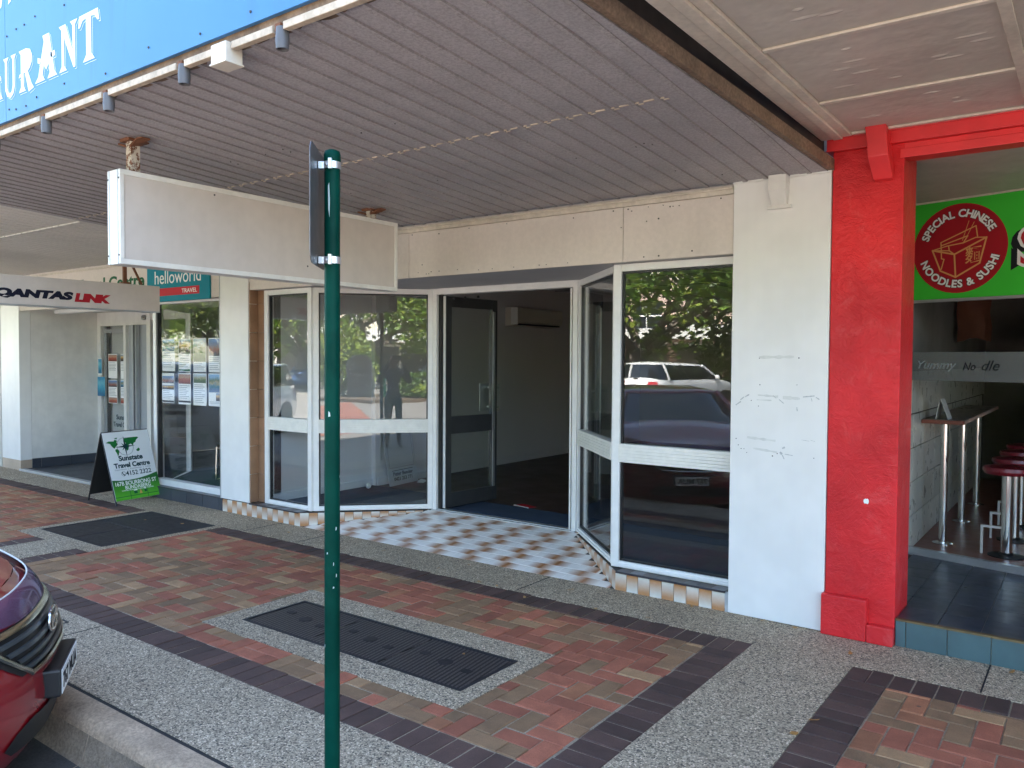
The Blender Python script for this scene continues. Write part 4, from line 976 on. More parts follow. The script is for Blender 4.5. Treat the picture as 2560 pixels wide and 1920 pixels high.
# ------------------------------------------------------------------ travel agency next door
ag = thing('travel_agency', 'white travel agency with a recessed glass door and a poster window', 'shop', (0, 0, 0))
co = MB().box(-12.62, -12.03, Y0 - .01, Y0 + .14, .141, 2.70).build('pilaster', 'white_paint', ag, bevel=.004)
b = MB(); b.box(-12.62, -12.03, Y0 - .008, Y0 + .14, .0, .1405); b.build('base_tile', 'beige_tile', ag, bevel=.004)
MB().box(-12.04, -12.03, Y0 + .142, 5.95, .155, 2.70).build('recess_wall', 'white_grime', ag)
MB().box(-12.16, -12.041, Y0 + .142, 6.1, .0, 2.70).build('recess_backing', 'dark_wall', ag)
MB().box(-12.039, -12.0345, Y0 + .142, 5.95, .02, .154).build('skirting_backing', 'pale_grout', ag)
for i, (a, c) in enumerate(((Y0 + .143, 5.10), (5.104, 5.50), (5.504, 5.90))): tile('skirting_tile', 'dark_tile', ag, -12.034, -12.024, a, c, .022, .152)
MB().box(-12.03, -8.75, Y0 + .06, 6.0, -.01, .022).build('recess_floor', 'slate_floor', ag)
MB().box(-12.03, -8.80, Y0 - .03, Y0 + .055, -.01, .028).build('threshold_strip', 'aluminium', ag, bevel=.003)
MB().box(-12.05, -7.30, Y0 + .03, 6.0, 2.235, 2.25).build('recess_ceiling', 'soffit_pale', ag)
b = MB(); b.box(-11.7, -10.3, 5.15, 5.27, 2.18, 2.2345); tag(b.build('batten_light', 'plastic_white', bevel=.01), 'white batten light on the agency entrance ceiling', 'light')
# sliding door screen
DYA = 5.9; sx0, sx1 = -12.03, -9.60
ds = thing_part('sliding_door', ag)
b = MB(); b.box(sx0, sx0 + .10, DYA, DYA + .08, .02, 2.235).box(-10.62, -10.52, DYA - .02, DYA + .08, .02, 2.235).box(-11.26, -11.19, DYA - .01, DYA + .06, .02, 2.04).box(sx0 + .10, -10.62, DYA, DYA + .08, 2.04, 2.235).box(-10.52, sx1, DYA, DYA + .08, 2.1, 2.235).box(sx0 + .1, -11.26, DYA + .01, DYA + .07, .02, .10)
b.build('door_frame', 'white_grime', ds, bevel=.004)
b = MB(); b.box(-11.88, -11.85, DYA + .02, DYA + .05, .1, 2.04).box(-11.0, -10.95, DYA - .03, DYA + .02, .02, 2.04).box(-10.9, -10.88, DYA - .03, DYA + .02, .02, 2.04).box(-11.85, -11.27, DYA + .02, DYA + .05, 1.94, 1.99); b.build('door_stile', 'aluminium', ds)
MB().box(sx0 + .10, -11.26, DYA + .035, DYA + .041, .10, 2.04).build('pane', 'glass_clear', ds)
MB().box(-11.19, -10.62, DYA + .035, DYA + .055, .03, 2.04).build('door_panel', 'text_grey', ds); MB().box(-10.52, sx1, DYA + .035, DYA + .041, .03, 2.1).build('pane', 'glass', ds)
b = MB(); b.box(-11.84, -11.27, DYA + .12, DYA + .13, .03, 2.04); b.build('blind', 'card_grey', ds)
b = MB(); b.lathe([(.02, 0), (.035, .01), (.035, .05), (.02, .07)], (-10.66, DYA - .03, 2.10), 12); b.build('door_sensor', 'stainless', ds, smooth=True)
# splayed return pane and shop window
ret = thing_part('return_window', ag)
A_, B_ = Vector((-8.73, 4.99)), Vector((-9.60, DYA))
b = MB(); b.beam(A_, A_ + (B_ - A_).normalized() * .06, .06, .135, 2.235).beam(B_ - (B_ - A_).normalized() * .06, B_, .06, .02, 2.235).beam(A_, B_, .05, .02, .10).beam(A_, B_, .05, 2.16, 2.234); b.build('window_frame', 'frame_white', ret)
b = MB(); b.beam(A_, B_, .008, .10, 2.16); b.build('pane', 'glass_clear', ret)
wn = thing_part('window', ag)
b = MB(); b.box(-8.76, -8.70, FY, FY + .07, .14, 2.215).box(-7.33, -7.293, FY, FY + .07, .14, 2.215).box(-8.70, -7.33, FY - .02, FY + .07, .135, .205).box(-8.70, -7.33, FY, FY + .07, 2.19, 2.215); b.build('window_frame', 'frame_white', wn, bevel=.003)
b = MB(); b.box(-8.70, -8.675, FY + .01, FY + .06, .2055, 2.19); b.build('glazing_bead', 'dark_frame', wn); MB().box(-8.70, -7.33, FY + .03, FY + .037, .2, 2.195).build('pane', 'glass_clear', wn)
MB().box(-8.80, -7.286, Y0 + .012, FY + .09, -.01, .123).build('plinth', 'pale_grout', ag); MB().box(-8.80, -7.286, Y0 - .004, FY + .02, .1235, .137).build('ledge', 'ledge_dark', ag)
xx = -8.79
for w_ in (.24, .30, .30, .30, .30, .06): tile('plinth_tile', 'dark_tile', ag, xx + .002, min(xx + w_, -7.287) - .002, Y0 + .001, Y0 + .012, .0, .1225); xx += w_
# sign band
MB().box(-12.62, -7.293, Y0 + .006, Y0 + .03, 2.216, 2.70).build('sign_board', 'cream_board', ag)
b = MB(); b.box(-12.62, -7.293, Y0 - .012, Y0 + .006, 2.655, 2.675); b.build('header_trim', 'cream_trim', ag)
tl_ = thing_part('agency_sign', ag); tl_['label'] = 'teal sign reading helloworld TRAVEL'
MB().box(-8.69, -7.475, Y0 - .012, Y0 + .005, 2.205, 2.625).build('sign_panel', 'print_teal', tl_)
Mt = lambda x, z: frame_m((x, Y0 - .0125, z), (1, 0, 0), (0, 0, 1))
MB().box(-8.69, -7.66, Y0 - .0135, Y0 - .0122, 2.268, 2.352).build('red_stripe', 'print_red', tl_)
text('lettering', 'helloworld', .2, Mt(-8.53, 2.40), 'print_white', tl_, fit=(.90, .145)); text('lettering', 'TRAVEL', .07, frame_m((-7.99, Y0 - .0137, 2.287), (1, 0, 0), (0, 0, 1)), 'print_white', tl_, fit=(.29, .045), bold=.01)
text('lettering', 'Sunstate Travel Centre', .2, frame_m((-11.4, Y0 + .0055, 2.40), (1, 0, 0), (0, 0, 1)), 'print_dkgreen', ag, fit=(2.62, .15), bold=.03)
# agency soffit, a paler stretch of ribbed awning lining
aw2 = thing('agency_awning', 'paler ribbed awning lining in front of the travel agency', 'awning', (0, 0, 0))
x = -7.2425
while x > -34:
    b = MB(); rows = [[(x - p[0], y, sz(y) + .002 + p[1]) for p in ((0, 0), (.09, 0), (.098, -.008), (.118, -.008), (.1275, 0))] for y in (AY0, AY1)]
    b.grid([r_[::-1] for r_ in rows]); b.build('lining_panel', 'soffit_pale', aw2); x -= RIB
b = MB(); y = 3.41
for i in range(200): b.box(-7.25 - i * .1275 - .11, -7.25 - i * .1275, y - .006, y + .006, sz(y) - .012, sz(y) - .002)
b.build('lining_batten', 'rail_white', aw2)
b = MB(); b.box(-34, -7.66, FYB, AY0, 2.88, 3.80); b.build('fascia', 'upper_wall', aw2); b = MB(); vs = []
for y in (AY0 + .05, 4.9): vs += [(-34, y, sz(y) + .45), (-7.3, y, sz(y) + .45)]
b.add(vs, [(0, 1, 3, 2)]); b.build('roof_sheet', 'sheet_iron', aw2)
# agency interior
b = MB(); b.box(-12.1, -7.32, 5.96, 12, .0, .022); b.build('interior_floor', 'slate_floor', ag)
b = MB(); b.prism([(-8.70, 5.0), (-7.32, 5.0), (-7.32, 8.5), (-9.5, 8.5), (-9.5, 5.95)], .0225, .13); b.build('carpet', 'blue_carpet', ag)
b = MB(); b.box(-7.36, -7.32, 5.02, 12, .02, 2.6).box(-12.1, -7.32, 10.9, 11, .02, 2.6).box(-12.2, -12.12, 6.1, 12, .02, 2.6); b.build('interior_wall', 'interior_wall', ag)
b = MB(); b.box(-12.1, -7.32, 6.0, 12, 2.45, 2.5).box(-8.7, -7.32, 5.0, 6.0, 2.45, 2.5); b.build('interior_ceiling', 'interior_ceiling', ag)
b = MB(); b.box(-12.62, -7.30, Y0 + .16, Y0 + .4, 2.71, 10.9).box(-12.62, -7.30, 5.25, 12, 7.4, 7.6).box(-12.62, -7.30, 12.01, 12.2, 0, 7.4).box(-34, -12.64, Y0, Y0 + .3, 0, 11).box(-34, -12.64, 5.14, 12, 7.7, 7.9); b.build('upper_wall', 'upper_wall', ag)
for i in range(9):
    for j in range(2): tile('wall_tile', 'wall_tile', ag, -12.95 - j * .32, -12.64 - j * .32 - .004, Y0 - .012, Y0 - .001, .01 + i * .3, .306 + i * .3)
# table and chair seen behind the window
tb = thing('office_table', 'white office table on bent tube legs behind the poster window', 'table', (-7.9, 6.2, .13), .2)
MB().box(-.55, .55, -.35, .35, .70, .728).build('table_top', 'plastic_white', tb, bevel=.004)
for s in (-1, 1):
    b = MB(); b.tube([(s * .45, -.32, .70), (s * .45, -.32, .06), (s * .45, -.28, .02), (s * .45, .28, .02), (s * .45, .32, .06), (s * .45, .32, .70)], .014, 8); b.build('leg', 'chrome', tb, smooth=True)
ch = thing('office_chair', 'grey shell chair with a chrome sled base behind the poster window', 'chair', (-8.25, 5.72, .13), .6)
b = MB(); b.grid([[(x_, y_, .44 + .03 * x_ * x_ * 12) for x_ in (-.21, -.1, 0, .1, .21)] for y_ in (-.2, 0, .18)] ); b.build('seat', 'text_grey', ch, smooth=True)
b = MB(); b.grid([[(x_, .2 + z_ * .15, .52 + z_) for x_ in (-.2, -.1, 0, .1, .2)] for z_ in (0, .15, .3)]); b.build('backrest', 'text_grey', ch, smooth=True)
for s in (-1, 1):
    b = MB(); b.tube([(s * .2, .2, .8), (s * .2, .17, .43), (s * .2, -.2, .41), (s * .2, -.22, .03), (s * .2, .2, .012)], .011, 8); b.build('leg', 'chrome', ch, smooth=True)
# posters taped inside the window: pictures and blocks of print on white sheets
def flyer(x0, x1, y, z0, z1, pics, lines, label, nm='poster'):
    t = thing(nm, label, 'poster', ((x0 + x1) / 2, y, z0), 0, 'travel posters taped to the agency glass'); w_, h = x1 - x0, z1 - z0
    MB().box(-w_ / 2, w_ / 2, 0, .001, 0, h).build('sheet', 'print_white', t)
    for (u0, u1, v0, v1, m_) in pics: MB().box(-w_ / 2 + u0 * w_, -w_ / 2 + u1 * w_, -.0012, -.0002, v0 * h, v1 * h).build('picture', m_, t)
    b = MB()
    for (v0, v1, n) in lines:
        for i in range(n):
            v = v0 + (v1 - v0) * (i + .5) / n; b.box(-w_ / 2 + .07 * w_, -w_ / 2 + random.uniform(.6, .93) * w_, -.001, -.0002, v * h, (v + .35 * (v1 - v0) / n) * h)
    if b.v: b.build('print', 'text_grey', t)
    return t
fy = FY + .0385
A4 = [(-8.629, -8.372, 1.432, 1.80), (-8.298, -8.058, 1.432, 1.795), (-8.005, -7.762, 1.432, 1.80), (-7.718, -7.47, 1.432, 1.80), (-8.64, -8.39, 1.072, 1.41), (-8.303, -8.058, 1.066, 1.413), (-8.01, -7.758, 1.065, 1.417), (-7.722, -7.47, 1.069, 1.42)]
spec_ = [([(.03, .97, .62, .97, 'picture_coast')], [(.08, .58, 7)], 'window poster with a blue coast picture, top row nearest the door'),
 ([(.03, .97, .55, .97, 'picture_sunset'), (.03, .97, .02, .07, 'print_dkgreen')], [(.1, .5, 6)], 'window poster with a golden sunset picture, top row second from the door'),
 ([(.03, .97, .30, .97, 'picture_forest')], [(.05, .27, 4)], 'window poster with a tall hill picture, top row third from the door'),
 ([(.03, .97, .48, .97, 'picture_city')], [(.05, .44, 7)], 'window poster with a dark harbour picture, top row against the white pilaster'),
 ([(.03, .97, .66, .9, 'picture_city'), (.03, .97, .45, .6, 'picture_sunset'), (.02, .98, .02, .08, 'print_qnavy')], [(.12, .42, 5)], 'window poster with two small pictures, bottom row nearest the door'),
 ([(.02, .98, .66, .97, 'picture_red'), (.02, .98, .06, .12, 'print_qnavy')], [(.16, .62, 8)], 'window poster with a red arches picture, bottom row second from the door'),
 ([(.04, .96, .70, .97, 'picture_forest')], [(.06, .66, 10)], 'window poster mostly of grey print, bottom row third from the door'),
 ([(.04, .97, .42, .97, 'picture_coast'), (.55, .95, .16, .4, 'picture_sunset')], [(.06, .14, 2)], 'window poster with a large blue picture, bottom row against the white pilaster')]
for r_, (p_, l_, lab) in zip(A4, spec_): flyer(r_[0], r_[1], fy, r_[2], r_[3], p_, l_, lab)
dy = DYA + .034
for r_, p_, lab in [((-11.772, -11.52, 1.272, 1.63), [(.03, .97, .70, .97, 'picture_red')], 'door poster with a red desert picture, upper row left'), ((-11.42, -11.275, 1.272, 1.63), [(.03, .97, .70, .97, 'picture_sunset')], 'door poster with a yellow dusk picture, upper row right'),
                    ((-11.775, -11.523, .905, 1.25), [(.03, .97, .70, .97, 'picture_city'), (.03, .97, .02, .25, 'picture_red')], 'door poster with a red foot band, lower row left'), ((-11.425, -11.275, .905, 1.255), [(.03, .97, .70, .97, 'picture_coast'), (.03, .97, .02, .25, 'picture_red')], 'door poster with a dark picture, lower row right')]:
    flyer(r_[0], r_[1], dy, r_[2], r_[3], p_, [(.3, .66, 6)], lab)
flyer(-12.02, -11.80, DYA - .004, 1.005, 1.29, [(.0, 1, 0, 1, 'picture_reef')], [], 'bright blue reef poster stuck on the agency door frame')
flyer(-12.0, -11.885, DYA - .004, 1.316, 1.566, [(.05, .95, .1, .95, 'picture_reef')], [(.2, .6, 4)], 'narrow blue and white notice above the reef poster')
# faint door lettering
dl = lambda x, z: frame_m((x, DYA + .118, z), (1, 0, 0), (0, 0, 1))
text('lettering', 'Sunstate', .1, dl(-11.72, .66), 'print_navy', ds, fit=(.42, .075), bold=.02); text('lettering', 'Travel Centre', .1, dl(-11.80, .55), 'print_navy', ds, fit=(.52, .075), bold=.02); text('lettering', '4152 2322', .1, dl(-11.72, .40), 'print_navy', ds, fit=(.45, .07))

# ------------------------------------------------------------------ A-frame board
af = thing('a_frame_board', 'white and green A-frame board of the travel centre on the footpath', 'sign board', (-8.43, 4.59, 0), 0)
F0 = Vector((.03, -.285, .045)); n_x = -.30; H_ = .715
tilt = Vector((n_x, 0, H_)).normalized(); Lf = math.hypot(n_x, H_)
yd = Vector((-.17, 1, 0)).normalized()
Mf = frame_m(F0, yd, tilt)       # x along the board, y up the face, z = outward normal
if Mf.to_3x3() @ Vector((0, 0, 1)) @ Vector((1, 0, 0)) < 0: Mf = frame_m(F0, yd, tilt) @ Matrix.Scale(-1, 4, (0, 0, 1))
nrm = (Mf.to_3x3() @ Vector((0, 0, 1))).normalized()
def fp_(u, v, o=0): return F0 + yd * u + tilt * v + nrm * o
def plate_uv(b, pts, o, t=.0008): return b.plate([fp_(u, v, o) for u, v in pts], nrm, t)
Wf = .575
b = MB(); plate_uv(b, [(0, 0), (Wf, 0), (Wf, Lf), (0, Lf)], -.006, .006); b.build('front_panel', 'face_white', af, fix=True)
b = MB()
def rod(p, q, r_=.009): b.tube([p, q], r_, 6)
rod(fp_(0, -.06, -.012), fp_(0, Lf, -.012)); rod(fp_(Wf, -.06, -.012), fp_(Wf, Lf, -.012)); rod(fp_(0, Lf + .004, -.012), fp_(Wf, Lf + .004, -.012)); b.build('front_frame', 'black', af, fix=True)
top0, top1 = fp_(0, Lf, -.016), fp_(Wf, Lf, -.016); bk0 = Vector((-.55, -.30, 0)); bk1 = bk0 + yd * Wf
b = MB(); rod(top0, bk0); rod(top1, bk1); q0, q1 = bk0.lerp(top0, .1), bk1.lerp(top1, .1); rod(q0, q1); b.build('rear_frame', 'black', af, fix=True)
b = MB(); nb = (bk1 - bk0).cross(top0 - bk0).normalized(); b.plate([q0, q1, top1, top0], nb, .004); b.build('rear_panel', 'black', af, fix=True)
gv = [(0, .235), (.09, .222), (.2, .217), (.32, .222), (.45, .24), (Wf, .268)]
b = MB(); plate_uv(b, [(0, .0), (Wf, .0)] + gv[::-1], .0002); b.build('green_band', 'green_fade', af, fix=True)
b = MB(); plate_uv(b, [(.0, .035), (Wf, .035), (Wf, .041), (0, .041)], .0012); plate_uv(b, [(.185, .0), (.19, .0), (.19, .12), (.185, .12)], .0012); plate_uv(b, [(.40, .0), (.405, .0), (.405, .12), (.40, .12)], .0012); plate_uv(b, [(.235, .055), (.275, .055), (.275, .085), (.235, .085)], .0012); plate_uv(b, [(.365, .06), (.395, .06), (.395, .09), (.365, .09)], .0012); b.build('street_map', 'print_dkgreen', af, fix=True)
b = MB(); plate_uv(b, [(.235, .09), (.28, .09), (.28, .102), (.235, .102)], .0012); plate_uv(b, [(.365, .095), (.39, .095), (.39, .105), (.365, .105)], .0012); b.build('map_tag', 'print_white', af, fix=True)
b = MB(); plate_uv(b, [(.30, .05), (.335, .05), (.32, .10)], .0012); b.build('map_marker', 'print_orange', af, fix=True)
def tx(body, u, v, wd, hh, m_, **kw): return text('lettering', body, .1, frame_m(fp_(u, v, .0012), yd, tilt), m_, af, fit=(wd, hh), **kw)
tx('Sunstate', .135, .438, .30, .062, 'print_navy', bold=.035); tx('Travel Centre', .06, .36, .45, .058, 'print_navy', bold=.035); tx('Experience  |  Knowledge  |  Value', .06, .33, .45, .022, 'text_grey'); tx('4152 2322', .185, .268, .32, .052, 'print_navy', bold=.01)
tx('167B BOURBONG ST', .03, .162, .515, .046, 'print_white', bold=.012); tx('BUNDABERG', .14, .115, .32, .042, 'print_white', bold=.012); tx('3 DOORS FROM THE MONCRIEFF THEATRE', .09, .098, .40, .013, 'print_white')
def disc(b, u, v, r0, r1, o, n=24):
    for i in range(n):
        a, c = 2 * math.pi * i / n, 2 * math.pi * (i + 1) / n
        plate_uv(b, [(u + r0 * math.cos(a), v + r0 * math.sin(a)), (u + r1 * math.cos(a), v + r1 * math.sin(a)), (u + r1 * math.cos(c), v + r1 * math.sin(c)), (u + r0 * math.cos(c), v + r0 * math.sin(c))], o)
b = MB(); disc(b, .155, .292, .024, .027, .0012)
plate_uv(b, [(.138, .31), (.147, .314), (.152, .303), (.148, .298), (.16, .284), (.168, .287), (.176, .278), (.17, .27), (.158, .272), (.143, .288)], .0012); b.build('phone_symbol', 'print_navy', af, fix=True)
b = MB()
for poly in ([(.02, .66), (.06, .675), (.12, .67), (.135, .69), (.16, .675), (.15, .65), (.165, .635), (.14, .615), (.125, .60), (.11, .585), (.085, .615), (.07, .645)], [(.13, .705), (.17, .71), (.16, .69)],
             [(.125, .58), (.15, .575), (.165, .555), (.15, .52), (.135, .49), (.13, .53), (.115, .56)], [(.235, .66), (.25, .695), (.30, .70), (.42, .70), (.435, .69), (.40, .665), (.385, .64), (.36, .63), (.345, .60), (.325, .625), (.29, .615), (.26, .64)],
             [(.24, .635), (.28, .635), (.30, .605), (.275, .56), (.262, .545), (.25, .58), (.23, .605)], [(.375, .55), (.41, .57), (.425, .55), (.405, .53), (.38, .533)]): plate_uv(b, poly, .0004)
b.build('world_map', 'print_green', af, fix=True)
b = MB(); disc(b, .245, .60, .098, .100, .0012, 32); disc(b, .245, .60, .104, .105, .0012, 32)
for i in range(8):
    a = math.pi / 4 * i; r_ = .125 if i % 2 == 0 else .06; c_, s_ = math.cos(a), math.sin(a); w_ = .012
    plate_uv(b, [(.245 - s_ * w_, .60 + c_ * w_), (.245 + s_ * w_, .60 - c_ * w_), (.245 + c_ * r_, .60 + s_ * r_)], .0014)
b.build('compass_rose', 'print_navy', af, fix=True)

# ------------------------------------------------------------------ noodle shop on the right
nd = thing('noodle_shop', 'noodle shop with a red rendered pillar and a bright green sign', 'shop', (0, 0, 0))
pil = MB()
RX0, RX1 = -1.264, -.886
pil.box(RX0, RX1, Y0 - .004, 5.20, .0, 2.80); pil.build('pillar', 'red_stucco', nd, bevel=.006)
b = MB(); b.prism([(RX0 - .012, Y0 - .05), (RX0 - .012, 5.0), (RX1 - .14, 5.0), (RX1 - .14, Y0 - .05)], .0, .24); b.prism([(RX1 - .14, Y0 - .05), (RX1 - .14, 5.0), (RX1, 5.0), (RX1, Y0 - .05)], .0, .105)
b.build('pillar_foot', 'red_stucco', nd, fix=True, bevel=.01)
b = MB(); k = 11; b.plate([(-1.045 + .018 * random.uniform(.6, 1.1) * math.cos(i * 6.283 / k), Y0 - .0045, .80 + .02 * random.uniform(.5, 1.1) * math.sin(i * 6.283 / k)) for i in range(k)], (0, -1, 0), .002); b.build('plaster_chip', 'print_white', nd, fix=True)
b = MB(); b.box(RX0 - .03, 3.0, Y0 - .03, Y0 + .12, 2.80, 2.895).box(RX0 - .04, 3.0, Y0 - .045, Y0 - .03, 2.868, 2.895).box(RX0 - .035, 3.0, Y0 - .036, Y0 - .03, 2.80, 2.806); b.build('lintel', 'red_timber', nd, bevel=.003)
b = MB(); b.box(-.905, 3.0, Y0 - .02, Y0 + .10, 2.715, 2.765).box(-.905, 3.0, Y0 + .0, Y0 + .10, 2.766, 2.799); b.build('lintel_rail', 'red_timber', nd, bevel=.003)
b = MB(); y1_, y2_ = Y0 - .02, Y0 - .005
b.add([(-1.068, Y0 - .13, 2.90), (-.962, Y0 - .13, 2.90), (-.962, y2_, 2.90), (-1.068, y2_, 2.90), (-1.05, Y0 - .125, 2.72), (-.945, Y0 - .125, 2.72), (-.945, y2_, 2.72), (-1.05, y2_, 2.72), (-1.035, Y0 - .05, 2.605), (-.935, Y0 - .05, 2.605), (-.935, y2_, 2.60), (-1.035, y2_, 2.60)],
      [(0, 1, 2, 3), (4, 5, 1, 0), (5, 6, 2, 1), (7, 4, 0, 3), (8, 9, 5, 4), (9, 10, 6, 5), (11, 8, 4, 7), (11, 10, 9, 8)]); b.build('corbel', 'red_timber', nd, fix=True, bevel=.006)
# step and entry tiles
MB().box(RX1 + .002, 3.0, Y0 + .014, 6.7, -.01, .146).build('step', 'pale_grout', nd); MB().box(-1.15, RX1 + .0015, 5.202, 6.7, -.01, .146).build('step', 'grout', nd); tile('entry_tile', 'navy_tile', nd, -1.127, RX1 + .0, 5.204, 5.374, .1462, .152, bev=.001)
xx = RX1 + .002
for i in range(18):
    w_ = .055 if i == 0 else .205
    tile('step_tile', 'teal_tile', nd, xx + .002, xx + w_ - .002, Y0 + .001, Y0 + .014, .0, .142); xx += w_
MB().box(RX1 + .002, 3.0, Y0 - .003, Y0 + .035, .1425, .1535).build('step_nosing', 'step_nosing', nd, bevel=.003)
for i in range(10):
    for j in range(7):
        x0_, y0__ = RX1 - .20 + .0 + i * .205, Y0 + .036 + j * .25
        if x0_ + .2 < -1.12: continue
        a0, a1 = max(x0_, RX1 + .003 if y0__ < 5.2 else -1.14) + .0015, x0_ + .205 - .0015
        if a1 - a0 < .02: continue
        tile('entry_tile', 'navy_tile', nd, a0, a1, y0__ + .0015, y0__ + .25 - .0015, .1462, .152, bev=.001)
TA, TB = Vector((-1.14, 6.60)), Vector((1.2, 5.96)); td_ = (TB - TA).normalized()
b = MB(); b.beam(TA, TB, .07, .146, .163); b.build('threshold_strip', 'aluminium', nd)
b = MB(); b.prism([(TA.x, TA.y + .036), (TB.x, TB.y + .036), (3, 6.0), (3, 12), (-1.15, 12)], .10, .151); b.build('interior_floor', 'bench_red', nd)
MB().box(-1.15, -1.14, 5.21, 12, .15, 2.9).build('side_wall_backing', 'grout', nd)
for i in range(4):
    for j in range(12):
        tile('side_wall_panel', 'wall_tile', nd, -1.1395, -1.128, 5.215 + j * .5, 5.21 + (j + 1) * .5 - .004, .155 + i * .26, .155 + (i + 1) * .26 - .005)
stk = MB()
for i in range(70):
    stk.box(-1.1395, -1.130, 6.65 + i * .076, 6.65 + i * .076 + .073, 1.20, 1.52); 
stuff(stk.build('small_wall_tiles', 'wall_tile', nd))
MB().box(-1.139, -1.128, 5.215, 12, 1.525, 2.75).build('upper_side_wall', 'dark_grey_wall', nd)
MB().box(RX1 - .26, 3.0, 5.205, 7.0, 2.765, 2.79).build('recess_ceiling', 'awning_board', nd); MB().box(RX1 - .0, 3.0, Y0 + .1, 5.204, 2.765, 2.79).build('recess_ceiling', 'awning_board', nd)
# glazed front: green sign above, clear glass with a frosted band
gs = thing_part('shop_sign', nd); gs['label'] = 'green sign with a red roundel reading SPECIAL CHINESE NOODLES & SUSHI'
Nn = Vector((td_.y, -td_.x))    # outward
def sp_(s, z, o=0): return Vector((TA.x + td_.x * s + Nn.x * o, TA.y + td_.y * s + Nn.y * o, z))
nv = Vector((Nn.x, Nn.y, 0)); sd_ = Vector((td_.x, td_.y, 0)); zu = Vector((0, 0, 1))
b = MB(); b.plate([sp_(0, 2.052), sp_(2.3, 2.052), sp_(2.3, 2.752), sp_(0, 2.752)], nv, .02); b.build('sign_panel', 'print_sign_green', gs, fix=True)
b = MB(); b.plate([sp_(0, 2.752), sp_(2.3, 2.752), sp_(2.3, 2.772), sp_(0, 2.772)], nv, .03); b.build('sign_trim', 'cream_trim', gs, fix=True)
RC, RZ, RR = .335, 2.405, .318
def ringp(b, r0, r1, o, n=48):
    for i in range(n):
        a, c = 2 * math.pi * i / n, 2 * math.pi * (i + 1) / n
        pts = [sp_(RC + r0 * math.cos(a), RZ + r0 * math.sin(a), o), sp_(RC + r1 * math.cos(a), RZ + r1 * math.sin(a), o), sp_(RC + r1 * math.cos(c), RZ + r1 * math.sin(c), o), sp_(RC + r0 * math.cos(c), RZ + r0 * math.sin(c), o)]
        b.plate(pts if r0 > .001 else pts[1:], nv, .001)
b = MB(); b.plate([sp_(RC + RR * math.cos(2 * math.pi * i / 56), RZ + RR * math.sin(2 * math.pi * i / 56), .0203) for i in range(56)], nv, .001); b.build('roundel', 'print_crimson', gs, fix=True)
b = MB(); ringp(b, RR - .012, RR, .0215); b.build('roundel_rim', 'print_qred', gs, fix=True)
def arc_text(s, r_, mid, inward, size, gap):
    """letters set along an arc round the roundel, spaced by their own widths"""
    ws = []
    for chx in s:
        if chx == ' ': ws.append(size * .22); continue
        me = text_mesh(chx, size); q = [v.co.x for v in me.vertices]; ws.append(max(q) - min(q)); bpy.data.meshes.remove(me)
    tot = sum(ws) + gap * (len(s) - 1); pos = -tot / 2
    for chx, w_ in zip(s, ws):
        c0 = pos + w_ / 2; pos += w_ + gap
        if chx == ' ': continue
        a = R(mid) + (-1 if not inward else 1) * c0 / r_
        ra = Vector((math.cos(a), math.sin(a))); upv = (sd_ * ra.x + zu * ra.y) * (1 if not inward else -1); xd = upv.cross(nv)
        for bold, m_, off in ((.075, 'print_black', .0216), (.034, 'print_white', .0226)):
            me = text_mesh(chx, size, bold=bold, ext=.0006); q = [v.co.x for v in me.vertices]; mx = (max(q) + min(q)) / 2
            me.transform(Matrix.Translation((-mx, -size * .36, 0))); me.transform(frame_m(sp_(RC + r_ * math.cos(a), RZ + r_ * math.sin(a), off), xd, upv)); me.materials.clear(); me.materials.append(MATS[m_]); obj('letter', me, gs)
arc_text('SPECIAL CHINESE', .250, 94, False, .074, .0085); arc_text('NOODLES & SUSHI', .250, 271, True, .074, .0085)
# take-away box drawn in orange lines (u,v in units of the roundel radius)
lines = [((-.62, .02), (-.1, -.12)), ((-.1, -.12), (.62, .22)), ((-.62, .02), (-.42, -.5)), ((-.42, -.5), (-.06, -.68)), ((-.06, -.68), (-.1, -.12)), ((-.06, -.68), (.48, -.38)), ((.48, -.38), (.62, .22)), ((-.62, .02), (-.28, .10)), ((.62, .22), (.38, .24)),
         ((-.42, .20), (.38, .52)), ((.38, .52), (.42, .26)), ((-.42, .20), (-.40, -.2)), ((-.40, -.2), (-.34, -.22)), ((-.34, -.22), (-.40, -.46)), ((-.42, .12), (.2, .30)), ((.2, .30), (.1, .14)), ((-.28, .10), (.1, .14)), ((-.24, .10), (-.22, -.02)), ((-.22, -.02), (-.1, -.12)), ((-.62, .02), (-.22, -.02)), ((.1, .14), (.38, .24)),
         ((.08, .2), (.22, .66)), ((.14, .2), (.34, .62)), ((.28, -.36), (.5, -.3))]
b = MB()
for i, (p, q) in enumerate(lines):
    w_ = .011 if i < 7 else (.0075 if i < 21 else .0035)
    P_, Q_ = [sp_(RC + u * RR * .92, RZ - .005 + v * RR * .92, .0216) for u, v in (p, q)]; d = (Q_ - P_).normalized(); n = d.cross(nv).normalized() * w_ / 2; P_ -= d * w_ / 3; Q_ += d * w_ / 3
    b.plate([P_ - n, Q_ - n, Q_ + n, P_ + n], nv, .001 + i * .00002)
b.build('noodle_box_drawing', 'print_orange', gs, fix=True)
text('lettering', '\u9eb5', .12, frame_m(sp_(RC + .045, RZ - .115, .0216), sd_ + zu * .12, zu), 'print_orange', gs, fit=(.105, .115), bold=.01)
for k_, (bo, m_, o_z, dx) in enumerate(((.10, 'print_black', .0212, -.022), (.055, 'print_white', .022, 0), (.0, 'print_red', .0228, 0))):
    text('letter', 'S', .36, frame_m(sp_(.715 + dx, 2.25 - (.03 if k_ == 0 else 0), o_z), sd_, zu), m_, gs, bold=bo)
